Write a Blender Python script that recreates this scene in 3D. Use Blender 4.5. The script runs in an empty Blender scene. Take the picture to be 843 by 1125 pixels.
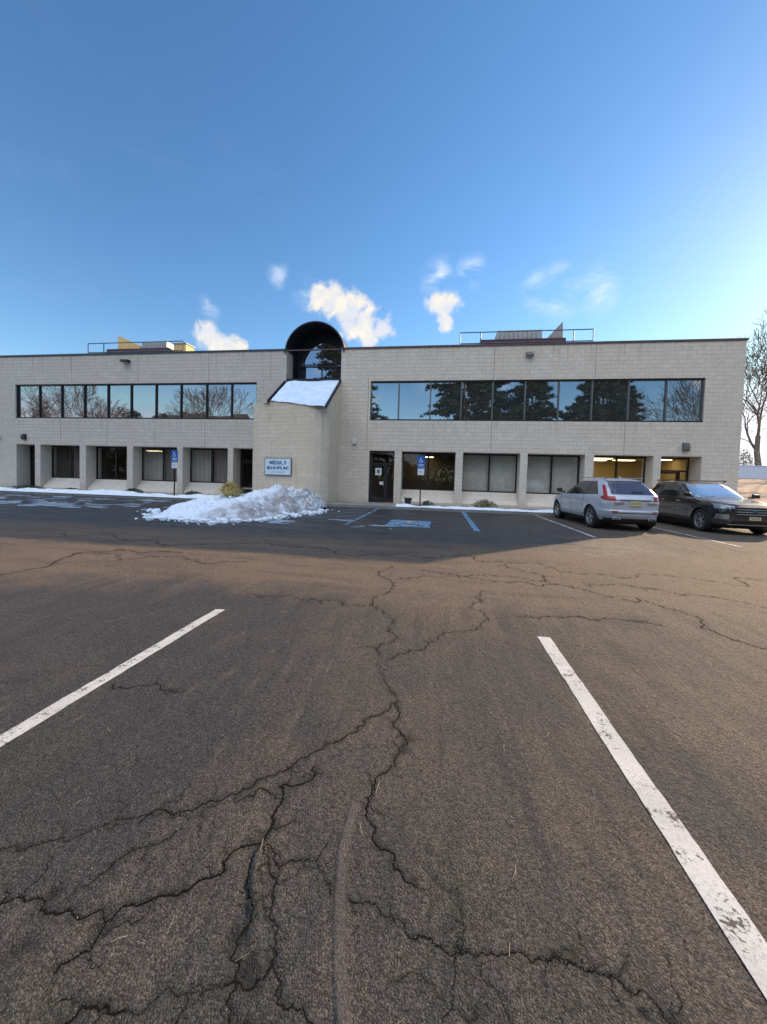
import bpy, bmesh, math, random
import numpy as np
from mathutils import Vector, Matrix, noise
random.seed(7); RNG = np.random.default_rng(11)
sc = bpy.context.scene
COL = sc.collection
R = math.radians

# ------------------------------------------------------------------ helpers
def tag(o, label=None, cat=None, group=None, kind=None):
    if label: o['label'] = label
    if cat: o['category'] = cat
    if group: o['group'] = group
    if kind: o['kind'] = kind
    return o

def empty(name, loc=(0, 0, 0), rz=0, label=None, cat=None, group=None):
    o = bpy.data.objects.new(name, None); COL.objects.link(o)
    o.empty_display_size = .2
    o.location = loc; o.rotation_euler = (0, 0, rz)
    return tag(o, label, cat, group)

class MB:
    """collects polygons and writes them as one mesh object; uv = (run along the face, height)"""
    def __init__(s): s.v = []; s.f = []; s.uv = []
    def poly(s, pts, uv=None):
        i = len(s.v); s.v += [tuple(p) for p in pts]; s.f.append(tuple(range(i, i+len(pts))))
        if uv is None:
            a = Vector(pts[1])-Vector(pts[0]); b = Vector(pts[2])-Vector(pts[1]); n = a.cross(b)
            ax, ay, az = abs(n.x), abs(n.y), abs(n.z)
            if az >= ax and az >= ay: uv = [(p[0], p[1]) for p in pts]
            elif ay >= ax: uv = [(p[0], p[2]) for p in pts]
            else: uv = [(p[1]+.1, p[2]) for p in pts]
        s.uv += uv
        return s
    def box(s, x0, x1, y0, y1, z0, z1):
        v = [(x0,y0,z0),(x1,y0,z0),(x1,y1,z0),(x0,y1,z0),(x0,y0,z1),(x1,y0,z1),(x1,y1,z1),(x0,y1,z1)]
        for f in ((0,3,2,1),(4,5,6,7),(0,1,5,4),(1,2,6,5),(2,3,7,6),(3,0,4,7)): s.poly([v[k] for k in f])
        return s
    def prism(s, pts, axis, a, b):
        """extrude a 2-D outline; axis 'x': pts=(y,z); 'y': pts=(x,z); 'z': pts=(x,y)"""
        def P(p, t): return {'x': (t, p[0], p[1]), 'y': (p[0], t, p[1]), 'z': (p[0], p[1], t)}[axis]
        A = [P(p, a) for p in pts]; B = [P(p, b) for p in pts]; n = len(pts)
        s.poly(A); s.poly(B[::-1])
        for i in range(n):
            j = (i+1) % n; s.poly([A[i], B[i], B[j], A[j]])
        return s
    def tube(s, path, rad, n=6, cap=True):
        path = [Vector(p) for p in path]
        if not hasattr(rad, '__len__'): rad = [rad]*len(path)
        rings = []
        up = Vector((0, 0, 1))
        for i, p in enumerate(path):
            d = (path[min(i+1, len(path)-1)]-path[max(i-1, 0)]).normalized()
            a = d.cross(up)
            if a.length < .05: a = d.cross(Vector((0, 1, 0)))
            a.normalize(); b = a.cross(d)
            rings.append([p+(a*math.cos(2*math.pi*k/n)+b*math.sin(2*math.pi*k/n))*rad[i] for k in range(n)])
        i0 = len(s.v)
        for r in rings: s.v += [tuple(q) for q in r]
        for i in range(len(rings)-1):
            for k in range(n):
                k2 = (k+1) % n
                s.f.append((i0+i*n+k, i0+i*n+k2, i0+(i+1)*n+k2, i0+(i+1)*n+k)); s.uv += [(0, 0), (1, 0), (1, 1), (0, 1)]
        if cap:
            s.f.append(tuple(i0+k for k in range(n))[::-1]); s.uv += [(0, 0)]*n
            s.f.append(tuple(i0+(len(rings)-1)*n+k for k in range(n))); s.uv += [(0, 0)]*n
        return s
    def lathe(s, prof, n=32, axis='x', c=(0, 0, 0)):
        """prof: (radius, offset along axis)"""
        def P(r, h, t):
            a, b = r*math.cos(t), r*math.sin(t)
            return {'x': (c[0]+h, c[1]+a, c[2]+b), 'z': (c[0]+a, c[1]+b, c[2]+h), 'y': (c[0]+a, c[1]+h, c[2]+b)}[axis]
        for i in range(len(prof)-1):
            (r0, h0), (r1, h1) = prof[i], prof[i+1]
            for k in range(n):
                t0, t1 = 2*math.pi*k/n, 2*math.pi*(k+1)/n
                if r0 < 1e-6: s.poly([P(r0, h0, t0), P(r1, h1, t1), P(r1, h1, t0)])
                elif r1 < 1e-6: s.poly([P(r0, h0, t0), P(r0, h0, t1), P(r1, h1, t0)])
                else: s.poly([P(r0, h0, t0), P(r0, h0, t1), P(r1, h1, t1), P(r1, h1, t0)])
        return s
    def build(s, name, mat, parent=None, smooth=False, weld=False, bevel=0):
        me = bpy.data.meshes.new(name); me.from_pydata(s.v, [], s.f)
        ul = me.uv_layers.new(name='UVMap'); ul.data.foreach_set('uv', np.array(s.uv, 'f').ravel())
        me.materials.append(mat)
        if weld or smooth or bevel:
            bm = bmesh.new(); bm.from_mesh(me); bmesh.ops.remove_doubles(bm, verts=bm.verts, dist=1e-5)
            bmesh.ops.recalc_face_normals(bm, faces=bm.faces)
            if bevel: bmesh.ops.bevel(bm, geom=bm.edges[:], offset=bevel, segments=2, affect='EDGES', profile=.6)
            bm.to_mesh(me); bm.free()
        if smooth: me.polygons.foreach_set('use_smooth', [True]*len(me.polygons))
        me.update()
        o = bpy.data.objects.new(name, me); COL.objects.link(o)
        if parent is not None: o.parent = parent
        return o

def copy_tree(o, parent=None):
    kids = [c for c in bpy.data.objects if c.parent == o]
    c = o.copy(); COL.objects.link(c)
    if parent is not None: c.parent = parent
    for k in kids: copy_tree(k, c)
    return c

def np_mesh(name, V, F, mat, parent=None, smooth=True, attrs=None):
    me = bpy.data.meshes.new(name)
    V = np.asarray(V, 'f'); F = np.asarray(F, 'i'); k = F.shape[1]
    me.vertices.add(len(V)); me.vertices.foreach_set('co', V.ravel())
    me.loops.add(F.size); me.loops.foreach_set('vertex_index', F.ravel())
    me.polygons.add(len(F)); me.polygons.foreach_set('loop_start', np.arange(0, F.size, k, dtype='i'))
    me.polygons.foreach_set('loop_total', np.full(len(F), k, 'i'))
    if smooth: me.polygons.foreach_set('use_smooth', np.ones(len(F), bool))
    for n, a in (attrs or {}).items():
        at = me.attributes.new(n, 'FLOAT', 'POINT'); at.data.foreach_set('value', np.asarray(a, 'f').ravel())
    me.update(calc_edges=True); me.validate()
    me.materials.append(mat)
    o = bpy.data.objects.new(name, me); COL.objects.link(o)
    if parent is not None: o.parent = parent
    return o

def grid_faces(ny, nx):
    i = np.arange(ny*nx).reshape(ny, nx)
    return np.stack([i[:-1, :-1], i[:-1, 1:], i[1:, 1:], i[1:, :-1]], -1).reshape(-1, 4)

def vnoise(x, y, seed=0):
    """numpy value noise"""
    xi = np.floor(x).astype(np.int64); yi = np.floor(y).astype(np.int64)
    fx = x-xi; fy = y-yi; fx = fx*fx*(3-2*fx); fy = fy*fy*(3-2*fy)
    def h(a, b):
        n = (a*374761393+b*668265263+seed*982451653) & 0xffffffff
        n = ((n ^ (n >> 13))*1274126177) & 0xffffffff
        return ((n ^ (n >> 16)) & 0xffff)/65535.0
    return (h(xi, yi)*(1-fx)+h(xi+1, yi)*fx)*(1-fy)+(h(xi, yi+1)*(1-fx)+h(xi+1, yi+1)*fx)*fy
def fbm(x, y, o=4, seed=0, g=.5):
    s = 0; a = 1; t = 0
    for k in range(o): s = s+a*vnoise(x*2**k+k*17.3, y*2**k-k*9.1, seed+k); t += a; a *= g
    return s/t

# ------------------------------------------------------------------ materials
class NT:
    def __init__(s, name):
        s.m = bpy.data.materials.new(name); s.m.use_nodes = True
        s.t = s.m.node_tree; s.b = s.t.nodes['Principled BSDF']; s.out = s.t.nodes['Material Output']
    def n(s, t, **k):
        nd = s.t.nodes.new(t)
        for a, v in k.items():
            if a.startswith('_'): nd.inputs[a[1:]].default_value = v
            else: setattr(nd, a, v)
        return nd
    def l(s, a, b): s.t.links.new(a, b)
    def set(s, **k):
        for a, v in k.items(): s.b.inputs[a.replace('_', ' ')].default_value = v
        return s
    def coord(s, what='Object', scale=(1, 1, 1), rot=(0, 0, 0)):
        c = s.n('ShaderNodeTexCoord'); m = s.n('ShaderNodeMapping'); s.l(c.outputs[what], m.inputs[0])
        m.inputs['Scale'].default_value = scale; m.inputs['Rotation'].default_value = rot
        return m.outputs[0]
    def noise(s, co, scale, detail=4, rough=.55, dist=0):
        nd = s.n('ShaderNodeTexNoise'); s.l(co, nd.inputs['Vector'])
        nd.inputs['Scale'].default_value = scale; nd.inputs['Detail'].default_value = detail
        nd.inputs['Roughness'].default_value = rough; nd.inputs['Distortion'].default_value = dist
        return nd.outputs[0]
    def ramp(s, f, lo, hi, a=0., b=1.):
        nd = s.n('ShaderNodeMapRange'); nd.interpolation_type = 'SMOOTHSTEP'
        s.l(f, nd.inputs[0]); nd.inputs[1].default_value = lo; nd.inputs[2].default_value = hi
        nd.inputs[3].default_value = a; nd.inputs[4].default_value = b
        return nd.outputs[0]
    def mix(s, f, a, b, mode='MIX'):
        nd = s.n('ShaderNodeMix'); nd.data_type = 'RGBA'; nd.blend_type = mode
        for x, i in ((f, 0), (a, 6), (b, 7)):
            if isinstance(x, (int, float)): nd.inputs[i].default_value = x
            elif isinstance(x, tuple): nd.inputs[i].default_value = (*x, 1) if len(x) == 3 else x
            else: s.l(x, nd.inputs[i])
        return nd.outputs[2]
    def math(s, op, a, b=0.):
        nd = s.n('ShaderNodeMath'); nd.operation = op
        for x, i in ((a, 0), (b, 1)):
            if isinstance(x, (int, float)): nd.inputs[i].default_value = x
            else: s.l(x, nd.inputs[i])
        return nd.outputs[0]
    def bump(s, h, strength=.3, dist=.01, prev=None):
        nd = s.n('ShaderNodeBump'); nd.inputs['Strength'].default_value = strength
        nd.inputs['Distance'].default_value = dist; s.l(h, nd.inputs['Height'])
        if prev is not None: s.l(prev, nd.inputs['Normal'])
        return nd.outputs[0]

def simple(name, col, rough=.6, metal=0, var=.15, scale=6, bump=0, spec=.5):
    m = NT(name); co = m.coord()
    f = m.noise(co, scale, 5)
    c = m.mix(m.ramp(f, .3, .7), tuple(x*(1-var) for x in col), tuple(min(1, x*(1+var)) for x in col))
    m.l(c, m.b.inputs['Base Color']); m.set(Roughness=rough, Metallic=metal, Specular_IOR_Level=spec)
    if bump: m.l(m.bump(m.noise(co, scale*6, 4), bump, .01), m.b.inputs['Normal'])
    return m.m

def wall_mat(name, base, streak=.0):
    m = NT(name); uv = m.coord('UV'); ob = m.coord()
    br = m.n('ShaderNodeTexBrick'); m.l(uv, br.inputs['Vector'])
    br.inputs['Scale'].default_value = 1; br.inputs['Brick Width'].default_value = .40; br.inputs['Row Height'].default_value = .2
    br.inputs['Mortar Size'].default_value = .007; br.inputs['Mortar Smooth'].default_value = .25; br.inputs['Bias'].default_value = 0
    br.inputs['Color1'].default_value = (*[x*1.05 for x in base], 1); br.inputs['Color2'].default_value = (*[x*.88 for x in base], 1)
    br.inputs['Mortar'].default_value = (*[x*.88 for x in base], 1)
    big = m.noise(uv, .45, 5, .6)
    c = m.mix(m.ramp(big, .35, .7, 0, .55), br.outputs[0], tuple(x*y for x, y in zip(base, (.84, .82, .80))))
    # weather streaks running down the paint
    sv = m.coord('UV', (3.2, .16, 1)); st = m.noise(sv, 1.3, 6, .65, .4)
    c = m.mix(m.ramp(st, .54, .72, 0, .30+streak), c, tuple(x*y for x, y in zip(base, (.62, .55, .46))))
    sv2 = m.coord('UV', (9, .5, 1)); st2 = m.noise(sv2, 2.1, 5, .6)
    c = m.mix(m.ramp(st2, .5, .75, 0, .28), c, tuple(x*y for x, y in zip(base, (.66, .66, .66))))
    fine = m.noise(uv, 16, 4, .7)
    c = m.mix(m.ramp(fine, .35, .65, 0, .6), c, tuple(x*.74 for x in base))
    c = m.mix(m.ramp(m.noise(uv, 3.5, 6, .7), .40, .62, 0, .6), c, tuple(x*y for x, y in zip(base, (.80, .78, .76))))
    # damp, dirty foot of the wall; run-off streaks below coping and window sills
    sep = m.n('ShaderNodeSeparateXYZ'); m.l(uv, sep.inputs[0])
    run = m.noise(m.coord('UV', (6.5, .05, 1)), 1.0, 5, .7)
    for zt_, ln in ((8.44, 1.3), (4.59, 1.1)):
        k = m.math('MULTIPLY', m.ramp(sep.outputs[1], zt_-ln, zt_, 0, 1), m.math('LESS_THAN', sep.outputs[1], zt_))
        c = m.mix(m.math('MULTIPLY', k, m.ramp(run, .50, .68, 0, .5)), c, tuple(x*y for x, y in zip(base, (.50, .46, .42))))
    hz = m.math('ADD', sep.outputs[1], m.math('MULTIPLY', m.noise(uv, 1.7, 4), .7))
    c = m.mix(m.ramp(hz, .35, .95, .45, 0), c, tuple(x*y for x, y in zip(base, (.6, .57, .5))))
    m.l(c, m.b.inputs['Base Color']); m.set(Roughness=.85, Specular_IOR_Level=.3)
    rib = m.n('ShaderNodeTexWave'); rib.wave_type = 'BANDS'; rib.bands_direction = 'X'; m.l(uv, rib.inputs['Vector'])
    rib.inputs['Scale'].default_value = 3.1416; rib.inputs['Distortion'].default_value = 1.2; rib.inputs['Detail'].default_value = 3; rib.inputs['Detail Scale'].default_value = 2
    h = m.math('ADD', m.math('MULTIPLY', fine, .7), m.math('MULTIPLY', br.outputs['Fac'], -1.2))
    h = m.math('ADD', h, m.math('MULTIPLY', rib.outputs['Fac'], .5))
    m.l(m.bump(h, .8, .012), m.b.inputs['Normal'])
    return m.m

M = {}
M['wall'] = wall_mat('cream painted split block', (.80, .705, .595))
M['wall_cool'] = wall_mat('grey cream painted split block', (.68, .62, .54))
M['wall_tower'] = wall_mat('stained cream block', (.80, .675, .53), .45)
M['frame'] = simple('dark bronze frame', (.025, .024, .026), .4, .3)
M['frame_grey'] = simple('weathered aluminium mullion', (.16, .155, .15), .45, .5)
M['coping_dark'] = simple('dark blue grey coping', (.05, .055, .075), .5, .2)
M['coping_red'] = simple('faded maroon coping', (.10, .06, .065), .55, .1)
M['maroon'] = simple('maroon curb metal', (.085, .030, .040), .55, .1)
M['vault'] = simple('dark standing seam metal', (.014, .017, .028), .5, .2)
M['rail'] = simple('galvanised rail', (.12, .14, .17), .5, .6)
M['hood_grey'] = simple('grey louvre and shaded hood', (.34, .31, .29), .6, 0, .1)
M['hvac'] = simple('pale grey unit paint', (.40, .42, .42), .5, .1, .12)
M['tan'] = simple('tan hood paint', (.78, .52, .20), .6, 0, .1)
M['black'] = simple('black plastic', (.015, .015, .016), .55)
M['blackgloss'] = simple('black trim', (.012, .012, .013), .25)
M['pole'] = simple('dark green steel post', (.02, .025, .03), .5, .3)
M['signblue'] = simple('sign blue', (.01, .10, .42), .45, 0, .06)
M['signwhite'] = simple('sign white', (.72, .78, .82), .45, 0, .05)
M['board'] = simple('pale blue sign board', (.60, .72, .80), .5, 0, .06)
M['ink'] = simple('dark blue lettering', (.03, .09, .22), .5, 0, .05)
M['bark'] = simple('bark', (.11, .085, .065), .9, 0, .3, 3, .5)
M['bark_tan'] = simple('pale tan bark', (.17, .13, .095), .9, 0, .3, 3, .5)  # lighter bark for the trees beyond the right corner
M['needles'] = simple('pine needles', (.042, .062, .030), .7, 0, .5, .6)
M['leaf_dark'] = simple('dark evergreen leaf', (.022, .045, .022), .6, 0, .5, 5)
M['leaf_brown'] = simple('olive brown leaf', (.14, .12, .045), .7, 0, .5, 8)
M['straw'] = simple('straw coloured grass', (.55, .43, .17), .8, 0, .4, 6)
M['blind'] = simple('vertical blind fabric', (.66, .63, .56), .8, 0, .1)
M['blind_pink'] = simple('dusty blind fabric', (.36, .31, .29), .8, 0, .1)
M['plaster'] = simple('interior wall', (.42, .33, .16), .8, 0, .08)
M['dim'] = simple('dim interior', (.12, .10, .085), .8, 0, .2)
M['rubber'] = simple('tyre rubber', (.018, .018, .018), .8, 0, .2)
M['alloy'] = simple('alloy', (.40, .40, .41), .35, .5, .05)
M['alloydark'] = simple('dark brake', (.03, .03, .03), .5, .5)
M['chrome'] = simple('chrome', (.7, .7, .72), .15, 1, .03)
M['poster'] = simple('paper notice', (.62, .62, .60), .7, 0, .1, 30)
M['white_wall'] = simple('white rendered wall', (.62, .64, .70), .8, 0, .08)
M['brownhouse'] = simple('brown shingle wall', (.14, .085, .06), .8, 0, .2)
M['roofdark'] = simple('dark shingle roof', (.05, .045, .045), .9, 0, .2)
M['planter'] = simple('dark planter', (.03, .03, .035), .6)

def carpaint(name, col, metal=.35, rough=.32):
    m = NT(name); co = m.coord()
    d = m.noise(co, 2.5, 6, .6)
    sep = m.n('ShaderNodeSeparateXYZ'); m.l(co, sep.inputs[0])
    low = m.ramp(m.math('ADD', sep.outputs[2], m.math('MULTIPLY', d, .5)), .45, 1.0, .55, 0)   # road film on the lower body
    c = m.mix(low, (*col,), (.16, .15, .14))
    m.l(c, m.b.inputs['Base Color'])
    m.l(m.math('ADD', m.math('MULTIPLY', low, .5), rough), m.b.inputs['Roughness'])
    m.set(Metallic=metal, Coat_Weight=.6, Coat_Roughness=.08)
    return m.m
M['paint_white'] = carpaint('silver white paint', (.47, .51, .58), .25, .3)
M['paint_dark'] = carpaint('black brown paint', (.018, .015, .013), .1, .22)
m = NT('tinted car glass'); m.set(Base_Color=(.02, .022, .025, 1), Roughness=.04, Specular_IOR_Level=.9); M['carglass'] = m.m
m = NT('windscreen glass'); m.set(Base_Color=(.72, .75, .76, 1), Roughness=.09, Metallic=.85); M['windscreen'] = m.m
m = NT('rear glass'); m.set(Base_Color=(.10, .10, .13, 1), Roughness=.08, Metallic=.35); M['rearglass'] = m.m
m = NT('red lens'); m.set(Base_Color=(.33, .018, .010, 1), Roughness=.25, Coat_Weight=.3); M['redlens'] = m.m
m = NT('clear lens'); m.set(Base_Color=(.40, .41, .42, 1), Roughness=.12, Metallic=.6, Coat_Weight=.8); M['clearlens'] = m.m
m = NT('plate paint'); m.set(Base_Color=(.55, .48, .25, 1), Roughness=.5); M['plate'] = m.m

# mirror-like tinted glazing of the upper floor
def mirror_glass(name, col, rough=.015):
    m = NT(name); co = m.coord()
    m.l(m.mix(m.ramp(m.noise(co, .8, 4), .3, .7), tuple(x*.93 for x in col), col), m.b.inputs['Base Color'])
    m.set(Metallic=.92, Roughness=rough)
    m.l(m.bump(m.noise(co, .5, 2), .10, .02), m.b.inputs['Normal'])
    return m.m
M['glass_up'] = mirror_glass('tinted mirror glass', (.37, .36, .40))
M['glass_right'] = mirror_glass('grey tinted mirror glass', (.36, .385, .41))
def clear_glass(name, refl=.045, tint=(.86, .86, .85)):
    m = NT(name); t = m.t
    tr = m.n('ShaderNodeBsdfTransparent'); tr.inputs[0].default_value = (*tint, 1)
    gl = m.n('ShaderNodeBsdfGlossy'); gl.inputs['Roughness'].default_value = .02; gl.inputs[0].default_value = (.9, .95, 1, 1)
    mx = m.n('ShaderNodeMixShader'); mx.inputs[0].default_value = refl
    m.l(tr.outputs[0], mx.inputs[1]); m.l(gl.outputs[0], mx.inputs[2]); m.l(mx.outputs[0], m.out.inputs[0])
    return m.m
M['glass_low'] = clear_glass('tinted shopfront glass')
m = NT('ceiling light panel'); m.set(Base_Color=(.8, .8, .7, 1)); m.set(Emission_Color=(1, .80, .45, 1), Emission_Strength=3.2); M['lamp'] = m.m

def snow_mat(name, dirt=.5):
    m = NT(name); co = m.coord()
    a = m.noise(co, 1.3, 6, .65); b = m.noise(co, 9, 5, .7)
    c = m.mix(m.ramp(a, .5, .72, 0, dirt), (.80, .87, .95), (.42, .38, .35))
    c = m.mix(m.ramp(b, .56, .75, 0, dirt*.7), c, (.45, .41, .38))
    m.l(c, m.b.inputs['Base Color']); m.set(Roughness=.7, Specular_IOR_Level=.3)
    m.l(m.bump(m.math('ADD', m.noise(co, 14, 6, .7), m.math('MULTIPLY', m.noise(co, 50, 3), .3)), .7, .05), m.b.inputs['Normal'])
    return m
M['snow'] = snow_mat('old snow', .25).m
M['ice'] = simple('thin slush', (.22, .29, .38), .35, 0, .4, 3, .3)
m = NT('thin blue white snow'); co = m.coord(); m.l(m.mix(m.ramp(m.noise(co, 2.2, 5), .3, .7), (.58, .72, .90), (.74, .84, .95)), m.b.inputs['Base Color']); m.set(Roughness=.6); m.l(m.bump(m.noise(co, 12, 5), .5, .03), m.b.inputs['Normal']); M['snow_clean'] = m.m
# pile: dirtier toward its east end, where the plough scraped the asphalt
m = snow_mat('ploughed snow', .22); co = m.coord(); sep = m.n('ShaderNodeSeparateXYZ'); m.l(co, sep.inputs[0])
sx = m.math('ADD', sep.outputs[0], m.math('MULTIPLY', sep.outputs[2], -1.0))
f = m.math('MULTIPLY', m.ramp(sx, -8.2, -6.6), m.ramp(m.noise(co, 2.6, 7, .75), .38, .58, .25, 1))
old = m.b.inputs['Base Color'].links[0].from_socket
m.l(m.mix(m.math('MULTIPLY', f, .85), old, (.24, .20, .18)), m.b.inputs['Base Color']); M['snow_pile'] = m.m

# asphalt ----------------------------------------------------------
def asphalt():
    m = NT('worn asphalt'); co = m.coord()
    at = m.n('ShaderNodeAttribute'); at.attribute_name = 'crack'; ck = at.outputs['Fac']
    at2 = m.n('ShaderNodeAttribute'); at2.attribute_name = 'strip'; stp = at2.outputs['Fac']
    at3 = m.n('ShaderNodeAttribute'); at3.attribute_name = 'patch'; pt = at3.outputs['Fac']
    sep = m.n('ShaderNodeSeparateXYZ'); m.l(co, sep.inputs[0]); X, Y = sep.outputs[0], sep.outputs[1]
    big = m.noise(co, .35, 6, .6, .3)
    mid = m.noise(co, 1.9, 6, .62, .4)
    streak = m.noise(m.coord('Object', (5.5, .55, 1)), 1.0, 6, .6, .25)
    fine = m.noise(co, 55, 6, .8)
    v = m.n('ShaderNodeTexVoronoi'); v.inputs['Scale'].default_value = 150; v.inputs['Randomness'].default_value = 1
    wv = m.n('ShaderNodeVectorMath'); wv.operation = 'MULTIPLY_ADD'; nn = m.n('ShaderNodeTexNoise'); nn.inputs['Scale'].default_value = 60
    m.l(co, nn.inputs['Vector']); m.l(nn.outputs['Color'], wv.inputs[0]); wv.inputs[1].default_value = (.012, .012, .012); m.l(co, wv.inputs[2])
    m.l(wv.outputs[0], v.inputs['Vector'])
    v2 = m.n('ShaderNodeTexVoronoi'); v2.inputs['Scale'].default_value = 34; m.l(wv.outputs[0], v2.inputs['Vector'])
    c = m.mix(m.ramp(big, .38, .62), (.062, .060, .062), (.112, .092, .074))
    c = m.mix(m.ramp(mid, .42, .68, 0, .75), c, (.130, .102, .080))
    c = m.mix(m.ramp(streak, .48, .68, 0, .75), c, (.150, .120, .095))
    c = m.mix(m.ramp(m.noise(m.coord('Object', (3.1, .4, 1), (0, 0, .12)), 1.7, 5, .6), .48, .70, 0, .75), c, (.042, .041, .046))
    c = m.mix(m.math('MULTIPLY', m.ramp(m.math('ADD', X, m.math('MULTIPLY', mid, 3.)), 2.2, 4.6), m.ramp(streak, .3, .6, .35, .75)), c, (.185, .142, .098))  # warm sun glow towards the right, painted into the colour
    # warm sunlit band across the driving aisle, painted as browner colour
    by = m.math('ADD', Y, m.math('MULTIPLY', m.math('SUBTRACT', big, .5), 3.4))
    belt = m.math('MULTIPLY', m.ramp(by, 3.9, 5.0), m.ramp(by, 9.4, 8.0))
    c = m.mix(m.math('MULTIPLY', belt, m.ramp(m.noise(m.coord('Object', (.5, 2.2, 1)), 1.1, 6, .65), .3, .62, .3, .95)), c, (.205, .145, .100))
    # darker tone over the stalls
    c = m.mix(m.math('MULTIPLY', pt, m.ramp(m.noise(co, 2.4, 5), .3, .7, .55, .9)), c, (.052, .050, .055))
    # grey-green tone in blotches, stronger towards the camera
    c = m.mix(m.math('MULTIPLY', m.ramp(m.noise(co, 1.1, 4), .45, .68), m.math('MULTIPLY', m.ramp(Y, 2.3, 1.0), .85)), c, (.060, .062, .046))
    # stones
    sc_ = m.n('ShaderNodeSeparateColor'); m.l(v.outputs['Color'], sc_.inputs[0])
    stone = m.ramp(sc_.outputs[0], 0, 1, .50, 1.48)
    c = m.mix(1.0, c, m.comb(stone) if hasattr(m, 'comb') else (1, 1, 1), 'MULTIPLY') if False else c
    hs = m.n('ShaderNodeHueSaturation'); m.l(c, hs.inputs['Color']); m.l(stone, hs.inputs['Value']); c = hs.outputs[0]
    c = m.mix(m.ramp(v.outputs['Distance'], .45, .75, 0, .6), c, (.022, .021, .021))
    c = m.mix(m.ramp(sc_.outputs[1], .982, .99, 0, .45), c, (.22, .19, .16))
    c = m.mix(m.ramp(fine, .52, .66, 0, .6), c, (.026, .024, .023))
    pit = m.ramp(m.noise(co, 17, 5, .75), .62, .68)
    c = m.mix(m.math('MULTIPLY', pit, .75), c, (.020, .019, .019))
    # old oil drips and tyre scuffs in the stalls
    oil = m.math('MULTIPLY', m.ramp(m.noise(m.coord('Object', (1, .7, 1)), 2.9, 3, .5), .66, .74), m.ramp(m.noise(co, 13, 4, .7), .4, .6, .3, 1))
    c = m.mix(m.math('MULTIPLY', oil, .6), c, (.026, .025, .025))
    # pale sandy residue in short drifts
    c = m.mix(m.math('MULTIPLY', m.ramp(m.noise(m.coord('Object', (4.5, 1.2, 1), (0, 0, .25)), 1.9, 7, .75), .58, .70), .45), c, (.20, .165, .13))
    # smooth sealed strip
    c = m.mix(m.math('MULTIPLY', stp, .55), c, (.082, .072, .064))
    # thaw water by the building plus its shade painted in: dark, glossy in patches
    wn = m.noise(m.coord('Object', (.35, 1.9, 1)), 1.0, 6, .6, .3)
    wy = m.math('ADD', Y, m.math('MULTIPLY', m.math('SUBTRACT', mid, .5), 5.))
    wzone = m.math('MULTIPLY', m.ramp(wy, 7.4, 10.0), m.ramp(m.math('ADD', X, m.math('MULTIPLY', wn, 3)), 7.5, 4.5))
    wet = m.math('MULTIPLY', wzone, m.ramp(wn, .36, .56, .25, 1))
    c = m.mix(m.math('MULTIPLY', wet, .92), c, (.011, .015, .023))
    at4 = m.n('ShaderNodeAttribute'); at4.attribute_name = 'halo'
    c = m.mix(m.math('MULTIPLY', at4.outputs['Fac'], m.ramp(m.noise(co, 9, 6, .7), .40, .66, .05, .85)), c, (.022, .023, .018))
    c = m.mix(m.math('MULTIPLY', ck, .93), c, (.012, .011, .010))
    m.l(c, m.b.inputs['Base Color'])
    rg = m.math('SUBTRACT', .86, m.math('MULTIPLY', wet, .50)); m.l(rg, m.b.inputs['Roughness']); m.set(Specular_IOR_Level=.35)
    h = m.math('ADD', m.math('MULTIPLY', v.outputs['Distance'], -.55), m.math('MULTIPLY', fine, .55))
    h = m.math('ADD', h, m.math('MULTIPLY', v2.outputs['Distance'], -.5))
    h = m.math('ADD', h, m.math('MULTIPLY', m.noise(m.coord('Object', (1, .6, 1), (0, 0, .5)), 26, 5, .7), 1.5))
    h = m.math('SUBTRACT', h, m.math('MULTIPLY', pit, 1.2))
    h = m.math('MULTIPLY', h, m.math('SUBTRACT', 1., m.math('MULTIPLY', wet, .7)))
    h = m.math('MULTIPLY', h, m.math('SUBTRACT', 1., m.math('MULTIPLY', stp, .55)))
    m.l(m.bump(h, 1.0, .017), m.b.inputs['Normal'])
    return m.m
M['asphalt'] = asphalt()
def paint(name, col, wear, base=(.07, .062, .056)):
    m = NT(name); co = m.coord()
    a = m.noise(co, 7, 6, .7); b = m.noise(co, 70, 4, .75)
    k = m.math('ADD', m.math('MULTIPLY', a, .6), m.math('MULTIPLY', b, .4))
    c = m.mix(m.ramp(m.noise(co, 3, 4), .3, .7), tuple(x*.82 for x in col), col)
    c = m.mix(m.ramp(b, .48, .62, 0, .35), c, tuple(x*.45 for x in col))
    c = m.mix(m.ramp(k, .60-wear, .63-wear+.02), c, base)
    m.l(c, m.b.inputs['Base Color']); m.set(Roughness=.8, Specular_IOR_Level=.3)
    m.l(m.bump(m.math('ADD', b, m.math('MULTIPLY', a, .4)), .6, .006), m.b.inputs['Normal'])
    return m.m
M['line'] = paint('worn white line paint', (.52, .51, .49), .055)
M['line_far'] = paint('thin white line paint', (.50, .50, .52), .10)
M['line_blue'] = paint('worn blue line paint', (.15, .36, .60), .12)
M['isa_blue'] = paint('worn light blue paint', (.15, .34, .54), .11)
def concrete(name, col):
    m = NT(name); co = m.coord()
    c = m.mix(m.ramp(m.noise(co, 1.5, 6, .6), .3, .7), tuple(x*.75 for x in col), col)
    c = m.mix(m.ramp(m.noise(co, 22, 4, .7), .5, .7, 0, .5), c, tuple(x*.6 for x in col))
    m.l(c, m.b.inputs['Base Color']); m.set(Roughness=.85)
    m.l(m.bump(m.noise(co, 40, 4), .3, .01), m.b.inputs['Normal']); return m.m
M['concrete'] = concrete('sidewalk concrete', (.30, .28, .25))
M['kerb'] = concrete('kerb concrete', (.26, .26, .26))
M['drygrass'] = concrete('winter grass', (.20, .13, .09))

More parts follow.
